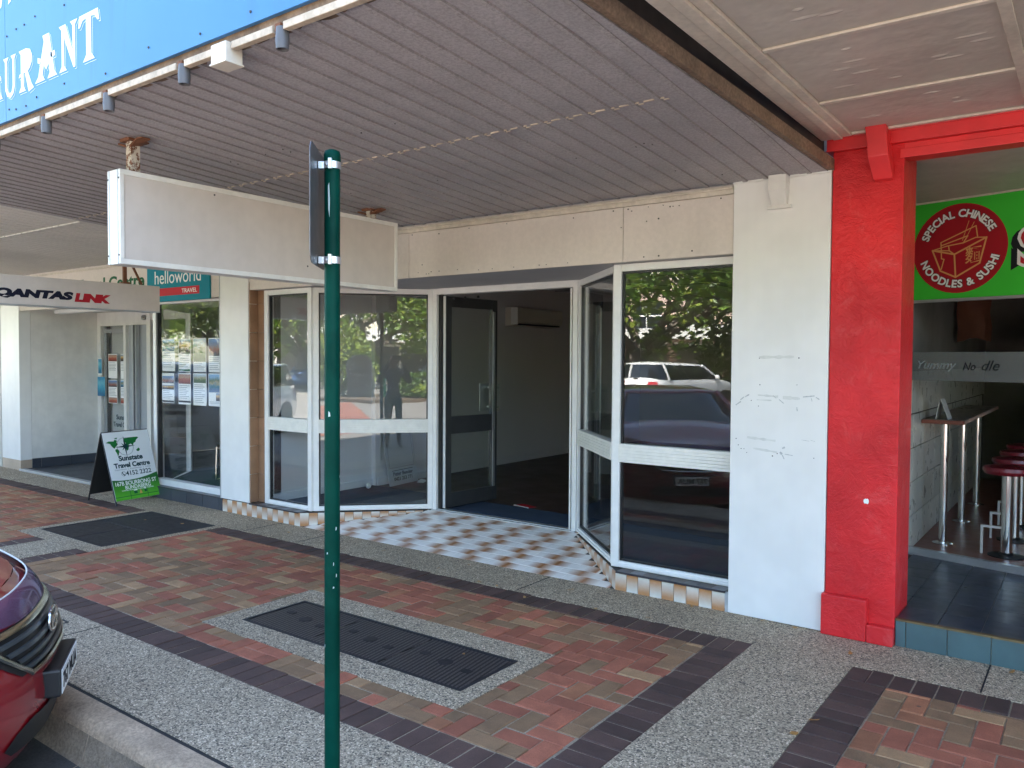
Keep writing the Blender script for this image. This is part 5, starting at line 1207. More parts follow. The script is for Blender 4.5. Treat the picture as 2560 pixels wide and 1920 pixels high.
b = MB(); b.beam(TA, TB, .05, .163, .20).beam(TA, TB, .05, 2.03, 2.05); b.beam(TA + td_ * 1.0, TA + td_ * 1.05, .05, .2, 2.03); b.build('front_frame', 'aluminium', nd)
b = MB(); b.plate([sp_(.0, 1.455, .004), sp_(1.0, 1.455, .004), sp_(1.0, 1.665, .004), sp_(0, 1.665, .004)], nv, .0006); fb = b.build('frosted_band', 'frosted', nd, fix=True)
text('lettering', 'Yummy', .1, frame_m(sp_(.06, 1.525, .0062), sd_, zu), 'text_grey', fb, fit=(.27, .075), shear=.35); text('lettering', 'No', .1, frame_m(sp_(.375, 1.535, .0062), sd_, zu), 'print_black', fb, fit=(.085, .055), shear=.35); text('lettering', 'dle', .1, frame_m(sp_(.50, 1.535, .0062), sd_, zu), 'print_black', fb, fit=(.115, .07), shear=.35)
# interior
b = MB(); b.box(-1.14, 3, 11.4, 11.5, .15, 2.9); b.build('rear_wall', 'dark_grey_wall', nd); b = MB(); b.prism([(TA.x, TA.y + .04), (TB.x, TB.y + .04), (3, 6), (3, 12), (-1.14, 12)], 2.76, 2.79); b.build('interior_ceiling', 'dark_wall', nd)
b = MB(); b.box(2.9, 3.05, 5.2, 12, 0, 2.9).box(-1.264, 3.0, Y0 + .16, Y0 + .4, 2.92, 11).box(-1.264, 22, 5.25, 12, 7.7, 7.9).box(3.0, 22, Y0, Y0 + .3, 0, 11).box(-1.264, 22, 12.01, 12.2, 0, 7.9); b.build('upper_wall', 'upper_wall', nd)
bn = thing('wall_bench', 'narrow eating bar on chrome legs along the noodle shop side wall', 'counter', (-1.12, 7.0, .151))
b = MB(); b.prism([(0, 0), (.285, 0), (.30, .02), (.30, 2.6), (0, 2.6)], .955, .985); b.build('counter_top', 'bench_red', bn, bevel=.006); b = MB(); b.prism([(.004, .004), (.282, .004), (.296, .022), (.296, 2.59), (.004, 2.59)], .9852, .987); b.build('counter_face', 'bench_top', bn)
for y in (.10, 1.17, 2.24):
    b = MB(); b.tube([(.155, y, .008), (.155, y, .955)], .03, 14); b.lathe([(.075, 0), (.075, .006), (.04, .012)], (.155, y, 0), 16); b.build('leg', 'chrome', bn, smooth=True)
for i, y in enumerate((6.92, 7.56, 8.2, 8.85)):
    s = thing('bar_stool', ['red round bar stool nearest the noodle shop glass', 'second red round bar stool from the noodle shop glass', 'third red round bar stool from the noodle shop glass', 'farthest red round bar stool from the noodle shop glass'][i], 'stool', (-.52, y, .151), 0, 'red bar stools along the eating bar')
    MB().lathe([(.05, .60), (.15, .615), (.165, .64), (.16, .665), (.10, .675), (.01, .676)], (0, 0, 0), 28).build('seat', 'seat_vinyl', s, smooth=True)
    b = MB(); b.tube([(0, 0, .01), (0, 0, .605)], .038, 18); b.build('column', 'chrome', s, smooth=True); MB().lathe([(.12, 0), (.12, .008), (.05, .016), (.04, .03)], (0, 0, 0), 24).build('base', 'black', s, smooth=True)
    b = MB(); b.box(-.15, -.035, -.012, .012, .20, .218).box(-.168, -.15, -.012, .012, .0, .218); b.build('foot_rest', 'paper', s, bevel=.003)
kc = thing('kitchen_counter', 'stainless service counter at the back of the noodle shop', 'counter', (0, 9.9, .151)); MB().box(-.55, 2.6, 0, .7, 0, 1.0).build('cabinet', 'stainless', kc, bevel=.01); MB().box(-.6, 2.6, -.05, .72, 1.001, 1.04).build('worktop', 'stainless', kc, bevel=.006)
gd = MB().box(-.5, 2.5, 0, .012, 0, .42).build('splash_glass', 'frosted', kc); gd.location = (0, .0, 1.041)
hd = thing('range_hood', 'dark range hood above the noodle shop kitchen', 'hood', (.6, 10.2, 1.75)); b = MB(); b.add([(-1.2, -.5, 0), (1.2, -.5, 0), (1.2, .6, 0), (-1.2, .6, 0), (-.8, -.1, .6), (.8, -.1, .6), (.8, .6, .6), (-.8, .6, .6)], [(0, 1, 2, 3), (4, 7, 6, 5), (0, 4, 5, 1), (1, 5, 6, 2), (2, 6, 7, 3), (3, 7, 4, 0)]); b.build('canopy', 'stainless', hd, fix=True); MB().box(-1.2, 1.2, -.52, -.501, -.06, .05).build('lip', 'dark_frame', hd)
ap = thing('hanging_apron', 'orange brown cloth hanging high on the noodle shop wall', 'cloth', (-.95, 8.6, 1.80)); b = MB(); b.grid([[(-.14 + u * .28 + .01 * math.sin(v * 9), .02 * math.sin(u * 9 + v * 3), v * .55 - .02 * math.cos(u * 6)) for u in (0, .2, .4, .6, .8, 1)] for v in (0, .25, .5, .75, 1)]); b.build('cloth', 'apron', ap, smooth=True); MB().tube([(-.15, 0, .56), (.15, 0, .56)], .008, 6).build('rail', 'stainless', ap)
nr = thing('menu_holder', 'grey folded menus standing on the eating bar', 'menu', (-1.03, 7.15, 1.139)); b = MB(); b.plate([(0, -.1, 0), (0, .1, 0), (.03, .1, .16), (.03, -.1, .16)], (1, 0, .2), .003); b.plate([(.09, -.1, 0), (.09, .1, 0), (.033, .1, .16), (.033, -.1, .16)], (1, 0, .2), .003); b.build('card', 'paper', nr, fix=True)
# right-hand awning, flat boards with cover battens
ra = thing('noodle_shop_awning', 'flat cream board awning lining with cover battens over the noodle shop', 'awning', (0, 0, 0)); ZA = 2.885
ys = [1.9, 2.46, 3.305, 4.14, Y0 - .045]; xs_ = [-1.15, -.30, .60, 1.5, 2.4]
for i in range(4):
    for j in range(4): MB().box(xs_[i] + .001, xs_[i + 1] - .001, ys[j] + .001, ys[j + 1] - .001, ZA, ZA + .012).build('lining_board', 'awning_board', ra)
b = MB()
for y in ys[1:4]: b.box(-1.15, 2.4, y - .016, y + .016, ZA - .012, ZA - .0005)
b.box(-1.15, 2.4, Y0 - .075, Y0 - .047, ZA - .014, ZA - .0005); b.build('cover_batten', 'awning_trim', ra, bevel=.004)
b = MB()
for x in xs_[1:4]: b.box(x - .022, x + .022, 1.9, Y0 - .08, ZA - .0135, ZA - .0008)
b.build('long_batten', 'awning_trim', ra, bevel=.003)
for k_, (x0_, x1_, z0_, z1_) in enumerate(((-1.20, -1.152, ZA - .016, ZA + .02), (-1.252, -1.2005, ZA - .028, ZA + .05), (-1.318, -1.2525, ZA - .022, ZA + .03))): MB().box(x0_, x1_, 1.88, Y0 - .046, z0_, z1_).build('edge_moulding', 'awning_trim', ra, bevel=.006)
b = MB(); b.box(-1.345, 2.4, 1.86, 1.90, ZA - .03, ZA + .8); b.build('fascia', 'upper_wall', ra); b = MB(); b.box(-1.2, 2.4, 1.9, 4.95, ZA + .5, ZA + .53); b.build('roof_sheet', 'sheet_iron', ra)
for bx_, by_ in ((-.95, 3.7), (-.7, 3.55), (-.78, 3.9), (-1.02, 3.5), (-.55, 3.62), (-.9, 2.9), (-.6, 2.95)):
    pass
# blisters in the paint of the boards
b = MB()
for i in range(26):
    x, y = random.uniform(-1.1, -.35), random.uniform(2.5, 4.7); a_, c_ = random.uniform(.02, .07), random.uniform(.008, .02)
    if min(abs(y - q) for q in ys) < .05: continue
    n = 12; k = len(b.v); b.v.append((x, y, ZA - .0045)); b.v += [(x + a_ * .55 * math.cos(t * 6.283 / n), y + c_ * .55 * math.sin(t * 6.283 / n), ZA - .0032) for t in range(n)]; b.v += [(x + a_ * math.cos(t * 6.283 / n), y + c_ * math.sin(t * 6.283 / n), ZA + .0005) for t in range(n)]
    for t in range(n): b.f += [(k, k + 1 + (t + 1) % n, k + 1 + t), (k + 1 + t, k + 1 + (t + 1) % n, k + 1 + n + (t + 1) % n, k + 1 + n + t)]; b.mi += [0, 0]
stuff(b.build('paint_blister', 'awning_board', ra, smooth='all'))
# fallen leaves
lm = MB(); lm.grid([[(-.022, 0, .004), (-.012, .009, .001), (.002, .011, .0), (.015, .007, .003), (.026, 0, .008)], [(-.022, 0, .004), (-.012, 0, .004), (.002, 0, .004), (.015, 0, .006), (.026, 0, .008)], [(-.022, 0, .004), (-.012, -.008, .003), (.002, -.011, .006), (.015, -.006, .004), (.026, 0, .008)]]); lme = lm.mesh('leaf', 'leaf_dry')
for x, y in [(-4.72, 4.63), (-4.0, 4.50), (-3.88, 4.72), (-3.52, 4.40), (-3.36, 4.40), (-2.9, 4.63), (-2.55, 4.38), (-1.62, 4.80), (-1.42, 4.79), (-2.08, 4.80), (-.32, 4.78), (-.98, 3.60), (-1.01, 3.42), (-7.0, 4.22), (-7.45, 4.1), (-2.72, 3.27), (-1.05, 4.55), (-5.9, 4.6), (-3.05, 4.30), (-2.2, 4.42)]:
    o = obj('fallen_leaf', lme, None, (x, y, .004), random.uniform(0, 6.28)); s = random.uniform(.6, 1.35); o.scale = (s, s, s); tag(o, 'small dry orange leaf fallen on the footpath', 'leaf', 'dry leaves scattered on the footpath')

# ------------------------------------------------------------------ cars
def interp(t, pts):
    for (a, va), (c, vc) in zip(pts, pts[1:]):
        if t <= c: return va + (vc - va) * ((t - a) / (c - a) if c > a else 0)
    return pts[-1][1]
def smooth_interp(t, pts):
    for (a, va), (c, vc) in zip(pts, pts[1:]):
        if t <= c:
            k = (t - a) / (c - a) if c > a else 0; k = max(0, k); return va + (vc - va) * k * k * (3 - 2 * k)
    return pts[-1][1]
class Car:
    def __init__(s, root, paint_, L, w, H, lip, cowl, belt, hl, rf, rr, zb=.2, bowf=.42, bowr=.2, tail=.12, wheel=.31):
        s.r = root; s.p = paint_; s.L, s.w, s.H, s.lip, s.cowl, s.belt, s.hl, s.rf, s.rr, s.zb, s.bf, s.brr, s.tail, s.wh = L, w, H, lip, cowl, belt, hl, rf, rr, zb, bowf, bowr, tail, wheel
        s.FP = [(0, -.10), (.12, -.03), (.3, 0), (.5, -.005), (.7, -.035), (.88, -.09), (1, -.19)]; s.RP = [(0, .12), (.2, .02), (.45, 0), (.7, .03), (1, tail)]
    def xf(s, k): return s.L / 2 + interp(k, s.FP)
    def xr(s, k): return -s.L / 2 + interp(k, s.RP)
    def ws(s, k): return s.w * interp(k, [(0, .92), (.25, .985), (.55, 1), (.8, .985), (1, .93)])
    def ztop(s, x):
        xf_ = s.L / 2 - .19
        if x > xf_ - s.bf: pass
        return smooth_interp(-x, [(-xf_, s.lip), (-(s.L / 2 - s.hl), s.cowl), (-(s.L / 2 - s.hl - 1.2), s.belt), (s.L / 2, s.belt)])
    def z(s, x, k): return s.zb + k * (s.ztop(x) - s.zb)
    def front(s, t, k, off=0):
        w_ = s.ws(k); x = s.xf(k) - s.bf * abs(t) ** 2.6; nx, ny = 1, s.bf * 2.6 * abs(t) ** 1.6 * (1 if t > 0 else -1) / w_; n = Vector((nx, ny, 0)).normalized()
        return Vector((x, w_ * t, s.z(x, k))) + n * off
    def rear(s, t, k, off=0):
        w_ = s.ws(k); x = s.xr(k) + s.brr * abs(t) ** 3; n = Vector((-1, s.brr * 3 * abs(t) ** 2 * (1 if t > 0 else -1) / w_, 0)).normalized()
        return Vector((x, w_ * t, s.z(x, k))) + n * off
    def side(s, x, k, sg, off=0): return Vector((x, sg * (s.ws(k) + off), s.z(x, k)))
    def ring(s, k):
        pts = [s.front(-1 + 2 * i / 16, k) for i in range(17)]
        xa, xb = s.xf(k) - s.bf, s.xr(k) + s.brr
        pts += [s.side(xa + (xb - xa) * i / 10, k, 1) for i in range(1, 10)]
        pts += [s.rear(1 - 2 * i / 10, k) for i in range(11)]
        pts += [s.side(xb + (xa - xb) * i / 10, k, -1) for i in range(1, 10)]
        return pts
    def shell(s):
        ks = [0, .06, .15, .28, .42, .55, .68, .8, .9, .96, 1.0]
        b = MB(); b.grid([s.ring(k) for k in ks], closed=True); r0 = s.ring(0); k = len(b.v); b.add(r0, [tuple(range(len(r0) - 1, -1, -1))])
        b.build('body', s.p, s.r, smooth='all', fix=True)
        rows = []; xs = [s.xf(1) - .001] + [s.xf(1) - d for d in (.03, .08, .16, .26, .38, .5)] + [s.L / 2 - s.hl * q for q in (.7, .85, 1.0)] + [s.L / 2 - s.hl - q for q in (.3, .8, 1.4)] + [s.xr(1) + q for q in (.4, .2, .1, .04, .001)]
        for x in sorted(set(xs), reverse=True):
            hf = (max(0, s.xf(1) - x) / s.bf) ** (1 / 2.6) if s.xf(1) - x < s.bf else 1; hr = (max(0, x - s.xr(1)) / s.brr) ** (1 / 3) if x - s.xr(1) < s.brr else 1
            h = s.ws(1) * min(1, hf, hr); cr = .055 * min(1, (s.xf(1) - x) / .5 + .12)
            rows.append([(x, h * t, s.ztop(x) + cr * (1 - t * t)) for t in (-1, -.85, -.65, -.4, -.15, .15, .4, .65, .85, 1)])
        b = MB(); b.grid(rows); b.build('bonnet', s.p, s.r, smooth='all', fix=True)
    def cab(s, inset=.07, roof_in=.22, rear_base=None):
        xa, xb = s.L / 2 - s.hl + .05, (rear_base if rear_base is not None else s.xr(1) + .10); ra, rb = s.L / 2 - s.rf, s.L / 2 - s.rr
        def ring(k, x0, x1, w_, z):
            pts = [(x0 - .14 * (1 - k * .4) * t * t, w_ * t) for t in (-1, -.6, -.2, .2, .6, 1)] + [(x0 - .14 + (x1 - x0 + .2) * i / 6, w_) for i in range(1, 6)] + [(x1 + .06 * t * t, -w_ * t) for t in (-1, -.5, 0, .5, 1)] + [(x1 + .06 - (x1 - x0 + .2) * i / 6, -w_) for i in range(1, 6)]
            return [(p[0], p[1], z(p[0]) if callable(z) else z) for p in pts]
        lev = []
        for k in (0, .35, .7, .92, 1.0):
            e = k ** 1.15; z0 = lambda x, k=k: (s.ztop(x) - .01) * (1 - k) + (s.H - .075) * k
            lev.append(ring(k, xa + (ra - xa) * k, xb + (rb - xb) * (k ** 1.4), s.w - inset - (roof_in - inset) * (k ** 1.6), z0))
        b = MB(); b.grid(lev, closed=True); b.build('windows', 'car_glass', s.r, smooth='all', fix=True)
        top = lev[-1]; b = MB(); n = len(top); rows = []
        cx = (ra + rb) / 2
        for q, zz in ((1.012, -.02), (1.0, .012), (.93, .035), (.7, .062), (.35, .073), (.02, .075)): rows.append([(cx + (p[0] - cx) * q, p[1] * q, s.H - .075 + zz) for p in top])
        b.grid(rows, closed=True); b.build('roof', s.p, s.r, smooth='all', fix=True)
        for sg in (0, 5, 10, 14):
            b = MB(); b.tube([Vector(l_[sg]) for l_ in lev], .045, 6); b.build('pillar', s.p, s.r, smooth=True)
        for sg in (8, 18):
            b = MB(); b.tube([Vector(l_[sg]) for l_ in lev], .035, 6); b.build('pillar', 'car_black', s.r, smooth=True)
    def wheels(s, xs):
        for x in xs:
            for sg in (1, -1):
                wr = bpy.data.objects.new('wheel', None); link(wr, s.r); M = Matrix.Translation((x, sg * (s.w - .10), s.wh)) @ Matrix.Rotation(R(-90 * sg), 4, 'X')
                MB().lathe([(s.wh * .62, .09), (s.wh * .93, .10), (s.wh, .06), (s.wh, -.08), (s.wh * .9, -.1)], (0, 0, 0), 24, M).build('tyre', 'tyre', wr, smooth=True, fix=True)
                MB().lathe([(s.wh * .66, .06), (s.wh * .64, .105), (s.wh * .5, .085), (s.wh * .2, .10), (.01, .105)], (0, 0, 0), 16, M).build('rim', 'rim', wr, smooth=True, fix=True)
                n = 16; pts = [Vector((x + (s.wh + .075) * math.cos(math.pi * i / n), sg * (s.w + .004), s.wh - .02 + (s.wh + .065) * math.sin(math.pi * i / n))) for i in range(n + 1)]
                MB().plate([(p.x, sg * (s.w * .93), p.z) for p in pts], (0, sg, 0), s.w * .075).build('wheel_arch', 'car_black', s.r, fix=True)
    def patch(s, f, rows, m_, name, off=.004, n=10, parent=None):
        """rows: (k, t0, t1) bands on the front or rear surface"""
        b = MB(); b.grid([[f(t0 + (t1 - t0) * i / n, k, off) for i in range(n + 1)] for k, t0, t1 in rows]); return b.build(name, m_, parent or s.r, smooth='all')
    def mirrors(s):
        for sg in (1, -1):
            b = MB(); x = s.L / 2 - s.hl - .35; b.lathe([(.02, -.10), (.075, -.07), (.09, 0), (.07, .06), (.02, .085)], (0, 0, 0), 12, Matrix.Translation((x, sg * (s.w + .10), s.belt + .07)) @ Matrix.Rotation(R(90), 4, 'X') @ Matrix.Scale(.7, 4, (1, 0, 0))); b.build('mirror', s.p, s.r, smooth=True, fix=True)
            b = MB(); b.box(x - .03, x + .03, min(sg * (s.w - .08), sg * (s.w + .1)), max(sg * (s.w - .08), sg * (s.w + .1)), s.belt + .02, s.belt + .05); b.build('mirror_arm', 'car_black', s.r)
# red hatchback nosed up to the kerb
HEAD_ = R(57); h_ = Vector((math.cos(HEAD_), math.sin(HEAD_), 0)); Lr = 3.95
ctr = Vector((-3.60, 1.64, ROADZ)) - h_ * (Lr / 2 + .055)
red = thing('parked_car', 'dark red car nosed in at the kerb at the left edge', 'car', ctr, HEAD_, 'cars parked along the street')
c = Car(red, 'paint_red', Lr, .83, 1.40, .80, .97, .985, .98, 1.72, 3.45, zb=.13, bowf=.42); c.shell(); c.cab(); c.wheels((Lr / 2 - .78, -Lr / 2 + .68)); c.mirrors()
kz = lambda z: (z - c.zb) / (c.lip - c.zb)
gr = c.patch(c.front, [(kz(z), -.66 + .22 * q, .66 - .22 * q) for z, q in ((.70, 0), (.665, .1), (.61, .35), (.555, .7), (.515, 1.0))], 'car_black', 'grille', .006, 18)
for z, hw_ in ((.648, .55), (.61, .50), (.573, .45), (.537, .42)):
    b = MB(); b.grid([[c.front(-hw_ + 2 * hw_ * i / 20, kz(zz), o) for i in range(21)] for zz, o in ((z - .009, .008), (z - .004, .019), (z + .008, .017), (z + .010, .008))]); b.build('grille_bar', 'grille_grey', gr, smooth=True)
b = MB(); b.tube([c.front(-.60 + .22 * q, kz(z), .012) for z, q in ((.70, 0), (.665, .1), (.61, .35), (.555, .7), (.515, 1.0))] + [c.front(-.38 + .76 * i / 10, kz(.51), .012) for i in range(11)] + [c.front(.60 - .22 * q, kz(z), .012) for z, q in ((.515, 1.0), (.555, .7), (.61, .35), (.665, .1), (.70, 0))], .011, 8); b.build('grille_surround', 'chrome_dull', gr, smooth=True)
b = MB(); b.grid([[c.front(-.60 + 1.2 * i / 20, kz(z), o) for i in range(21)] for z, o in ((.672, .010), (.678, .018), (.692, .016), (.697, .008))]); b.build('grille_header', 'chrome_dull', gr, smooth=True)
Mbz = Matrix.Translation(c.front(0, kz(.63), .034)) @ Matrix.Rotation(R(90), 4, 'Y') @ Matrix.Rotation(R(0), 4, 'Z')
b = MB(); b.tube([Mbz @ Vector((.048 * math.cos(t * 6.2832 / 28), .082 * math.sin(t * 6.2832 / 28), 0)) for t in range(29)], .007, 8); b.tube([Mbz @ Vector((.034, -.030, .002)), Mbz @ Vector((-.03, -.052, .002))], .006, 6); b.tube([Mbz @ Vector((.03, .052, .002)), Mbz @ Vector((-.034, .030, .002))], .006, 6); b.tube([Mbz @ Vector((.012, -.042, .002)), Mbz @ Vector((-.012, .042, .002))], .006, 6); b.build('badge', 'chrome', red, smooth=True)
b = MB(); b.plate([Mbz @ Vector((.046 * math.cos(t * 6.2832 / 20), .08 * math.sin(t * 6.2832 / 20), -.004)) for t in range(20)], (1, 0, 0), .004); b.build('badge_disc', 'car_black', red, fix=True)
c.patch(c.front, [(kz(z), -.56 + q, .56 - q) for z, q in ((.335, .16), (.31, .06), (.26, .0), (.225, .05))], 'car_black', 'air_intake', .005, 16)
for sg in (1, -1): c.patch(c.front, [(kz(z), sg * a, sg * e) for z, a, e in ((.715, .66, .97), (.66, .64, .985), (.60, .66, .96))], 'head_lamp', 'headlight', .006, 8)
xp = c.L / 2
MB().box(xp - .03, xp + .045, -.205, .205, .352, .468).build('plate_holder', 'car_black', red, bevel=.01)
pl_ = MB().box(xp + .0455, xp + .048, -.186, .186, .36, .46).build('number_plate', 'print_white', red)
text('lettering', '767 MUA', .1, frame_m((xp + .0483, -.165, .376), (0, 1, 0), (0, 0, 1)), 'trousers', pl_, fit=(.33, .066), bold=.02)
rows = []
for dx, dz, k_ in ((.118, -.10, 1), (.104, -.065, 1), (.08, -.03, 1), (.052, -.008, 1)):
    rows.append([Vector((c.xf(1) - c.bf * abs(t) ** 2.6 + dx, c.ws(1) * t, c.ztop(c.xf(1) - c.bf * abs(t) ** 2.6) + dz * (1 - .25 * t * t))) for t in [-.9 + 1.8 * i / 26 for i in range(27)]])
b = MB(); b.grid(rows); b.build('bonnet_protector', 'smoked_deflector', red, smooth='all')
b = MB(); b.tube([p + Vector((0, 0, .001)) for p in rows[-1]], .0035, 6); b.build('protector_edge', 'plastic_white', red, smooth=True)
# white wagons and others across the road
def suv(label, pos, hd, paint_, plate=None):
    t = thing('parked_car', label, 'car', (pos[0], pos[1], ROADZ), hd, 'cars parked along the street')
    k = Car(t, paint_, 4.4, .91, 1.66, .98, 1.08, 1.10, 1.05, 1.85, 4.12, zb=.26, bowf=.35, bowr=.16, tail=.10, wheel=.345); k.shell(); k.cab(.06, .20); k.wheels((1.36, -1.28)); k.mirrors()
    for sg in (1, -1): k.patch(k.rear, [(z, sg * .62, sg * (1.0)) for z in (.70, .80, .92)], 'tail_lamp', 'tail_light', .008, 6); k.patch(k.front, [(z, sg * .6, sg * .98) for z in (.72, .85, .95)], 'head_lamp', 'headlight', .006, 6)
    k.patch(k.rear, [(.12, -.85, .85), (.02, -.8, .8)], 'car_black', 'rear_skirt', .006, 8)
    k.patch(k.front, [(.8, -.45, .45), (.55, -.4, .4)], 'car_black', 'grille', .006, 8)
    p = k.rear(0, .62, .012); MB().box(p.x - .006, p.x, -.186, .186, p.z - .06, p.z + .06).build('number_plate', 'print_white', t)
    return t
suv('white wagon seen tail first in the large window beside the pilaster', (-11.75, -15.9), R(-72), 'paint_white')
suv('white wagon half hidden behind the other white wagon in the window', (-15.6, -14.6), R(-68), 'paint_white')
suv('white wagon at the far side of the street reflected past the pilaster', (-7.9, -17.6), R(-74), 'paint_white')
suv('charcoal wagon parked beside the garden bed across the street', (18.6, -15.6), R(150), 'paint_charcoal')
suv('blue wagon parked beyond the bollards at the far end of the street', (-36.5, -20.5), R(60), 'paint_blue')
suv('silver wagon parked nose in well along the kerb', (-19.6, -.4), R(57), 'paint_silver')
suv('white wagon parked nose in at the kerb past the travel agency', (-15.4, -.4), R(57), 'paint_white')

# ------------------------------------------------------------------ the photographer, seen only in the glass
def person():
    V = []; E = []; RAD = []
    def add(p, r_, par=None):
        V.append(p); RAD.append(r_)
        if par is not None: E.append((par, len(V) - 1))
        return len(V) - 1
    pel = add((0, 0, 1.0), (.165, .115)); sp1 = add((.0, 0, 1.16), (.155, .11), pel); chs = add((.005, 0, 1.36), (.185, .115), sp1); ub = add((.0, 0, 1.50), (.15, .09), chs)
    nk = add((.02, 0, 1.59), (.058, .058), ub); hb = add((.04, 0, 1.66), (.068, .078), nk); hc = add((.045, 0, 1.75), (.078, .095), hb); ht = add((.035, 0, 1.835), (.055, .07), hc); add((.135, 0, 1.735), (.016, .016), hc)
    for s in (-1, 1):
        add((.03, s * .085, 1.745), (.014, .022), hc)
        sh = add((.0, s * .19, 1.485), (.075, .07), ub); el = add((.13, s * .31, 1.30), (.052, .05), sh); fa = add((.24, s * .20, 1.54), (.045, .042), el); wr = add((.315, s * .125, 1.70), (.03, .028), fa); hd = add((.345, s * .098, 1.745), (.036, .022), wr)
        for f, (dx, dy, dz, l_) in enumerate(((.012, -.010, .045, 1.0), (.016, -.022, .034, 1.1), (.014, -.026, .018, 1.0), (.010, -.022, .0, .85))):
            k1 = add((.352, s * (.092 + dy * .4), 1.752 + dz * .6), (.0095, .0095), hd); add((.362, s * (.088 + dy), 1.757 + dz * l_), (.008, .008), k1)
        t1 = add((.345, s * .080, 1.722), (.011, .011), hd); add((.358, s * .066, 1.728), (.009, .009), t1)
        hp = add((0, s * .10, .92), (.105, .105), pel); kn = add((.02, s * .115, .50), (.068, .066), hp); ak = add((-.01, s * .125, .11), (.05, .05), kn); to = add((.05, s * .13, .05), (.05, .04), ak); add((.17, s * .145, .035), (.042, .028), to)
    me = bpy.data.meshes.new('person'); me.from_pydata(V, E, []); o = bpy.data.objects.new('person', me); COL.objects.link(o)
    md = o.modifiers.new('skin', 'SKIN'); md.use_smooth_shade = True
    if not me.skin_vertices: me.skin_vertices  # layer made by the modifier
    for i, r_ in enumerate(RAD): me.skin_vertices[0].data[i].radius = r_
    me.skin_vertices[0].data[0].use_root = True
    o.modifiers.new('sub', 'SUBSURF').levels = 2
    bpy.context.view_layer.update(); dg = bpy.context.evaluated_depsgraph_get()
    m2 = bpy.data.meshes.new_from_object(o.evaluated_get(dg)); o.modifiers.clear(); o.data = m2
    m2.materials.clear()
    for m_ in ('shirt', 'trousers', 'skin', 'hair', 'shoe'): m2.materials.append(MATS[m_])
    for p in m2.polygons:
        q = p.center; i = 0
        if q.z < .09: i = 4
        elif q.z < 1.02: i = 1
        elif q.z > 1.57 and abs(q.y) < .115 and q.x < .20: i = 3 if (q.z > 1.80 or (q.x < .03 and q.z > 1.68)) else 2
        elif q.x > .285 and abs(q.y) < .16 and q.z > 1.62: i = 2
        p.material_index = i; p.use_smooth = True
    yaw_ = math.atan2(fw.y, fw.x); d = Vector((math.cos(yaw_), math.sin(yaw_), 0))
    o.location = Vector((CAM.x, CAM.y, ROADZ)) - d * .40; o.rotation_euler = (0, 0, yaw_)
    tag(o, 'person in a grey blue shirt and dark trousers photographing the shop, mirrored in the glass', 'person')
    b = MB(); b.box(.372, .381, -.080, .080, 1.732, 1.806); ph = b.build('phone', 'black_gloss', None, bevel=.004); ph.location = o.location; ph.rotation_euler = o.rotation_euler
    tag(ph, 'black phone held up in both hands by the person', 'phone')
    b = MB(); b.box(.206, .208, -.085, -.02, 1.40, 1.415)
    return o
try:
    person()
except Exception as ex:
    print('person failed', ex); raise

# ------------------------------------------------------------------ street behind the camera: trees, garden, furniture, buildings
def leaf_cloud(n, blobs, size, rnd):
    b = MB()
    for i in range(n):
        c_, r_ = rnd.choice(blobs); u = Vector((rnd.gauss(0, 1), rnd.gauss(0, 1), rnd.gauss(0, 1))).normalized() * r_ * (rnd.random() ** .45); p = Vector(c_) + Vector((u.x, u.y, u.z * .75))
        s_ = size * rnd.uniform(.6, 1.4); a = Vector((rnd.gauss(0, 1), rnd.gauss(0, 1), rnd.gauss(0, .6))).normalized(); q = a.orthogonal().normalized(); q.rotate(Matrix.Rotation(rnd.random() * 6.28, 3, a))
        b.m(0 if rnd.random() < .72 else 1).add([p - a * s_, p + q * s_ * .45, p + a * s_, p - q * s_ * .45], [(0, 1, 2, 3)])
    return b
def make_tree(seed, h, cr, n, size):
    rnd = random.Random(seed); b = MB(); blobs = []
    def limb(p, d, l_, r_, lev):
        pts = [p]; rad = [r_]; q = Vector(p); dd = Vector(d)
        for i in range(4):
            dd = (dd + Vector((rnd.gauss(0, .16), rnd.gauss(0, .16), rnd.gauss(0, .1)))).normalized(); q = q + dd * l_ / 4; pts.append(q.copy()); rad.append(r_ * (1 - .14 * (i + 1)))
        b.tube(pts, rad, 7 if lev < 2 else 5, cap=False)
        if lev >= 2: blobs.append((tuple(q), cr * rnd.uniform(.20, .32)))
        if lev < 3:
            for k in range(rnd.choice((3, 4)) if lev < 2 else 2):
                a = rnd.random() * 6.28; sp = rnd.uniform(.5, .95); nd_ = (dd + Vector((math.cos(a) * sp, math.sin(a) * sp, rnd.uniform(-.1, .45)))).normalized(); limb(pts[rnd.choice((2, 3, 4))], nd_, l_ * rnd.uniform(.62, .85), rad[3] * .7, lev + 1)
    b.tube([(0, 0, -.1), (.05, .02, h * .5), (0, .05, h)], [.55, .36, .38], 12, cap=False)
    for k in range(6):
        a = k * 1.047 + rnd.random() * .5; limb((0, .05, h * rnd.uniform(.8, 1)), (math.cos(a) * .85, math.sin(a) * .85, rnd.uniform(.35, .9)), cr * .55, .22, 0)
    for k in range(16):
        a = k * 2.4 + rnd.random() * .6; r_ = cr * rnd.uniform(.35, .95); blobs.append(((math.cos(a) * r_, math.sin(a) * r_, h + cr * rnd.uniform(-.02, .35)), cr * rnd.uniform(.2, .32)))
    return b.mesh('trunk', 'bark', smooth=True), leaf_cloud(n, blobs, size, rnd).mesh('crown', ['leaf_fig', 'leaf_yellow'])
T1 = make_tree(3, 2.1, 6.6, 24000, .17); T2 = make_tree(8, 2.6, 5.2, 11000, .19)
def tree(label, loc, T, rz=0, s=1):
    t = thing('street_tree', label, 'tree', (loc[0], loc[1], ROADZ), rz, 'trees along the far side of the street'); t.scale = (s, s, s); obj('trunk', T[0], t); obj('crown', T[1], t)
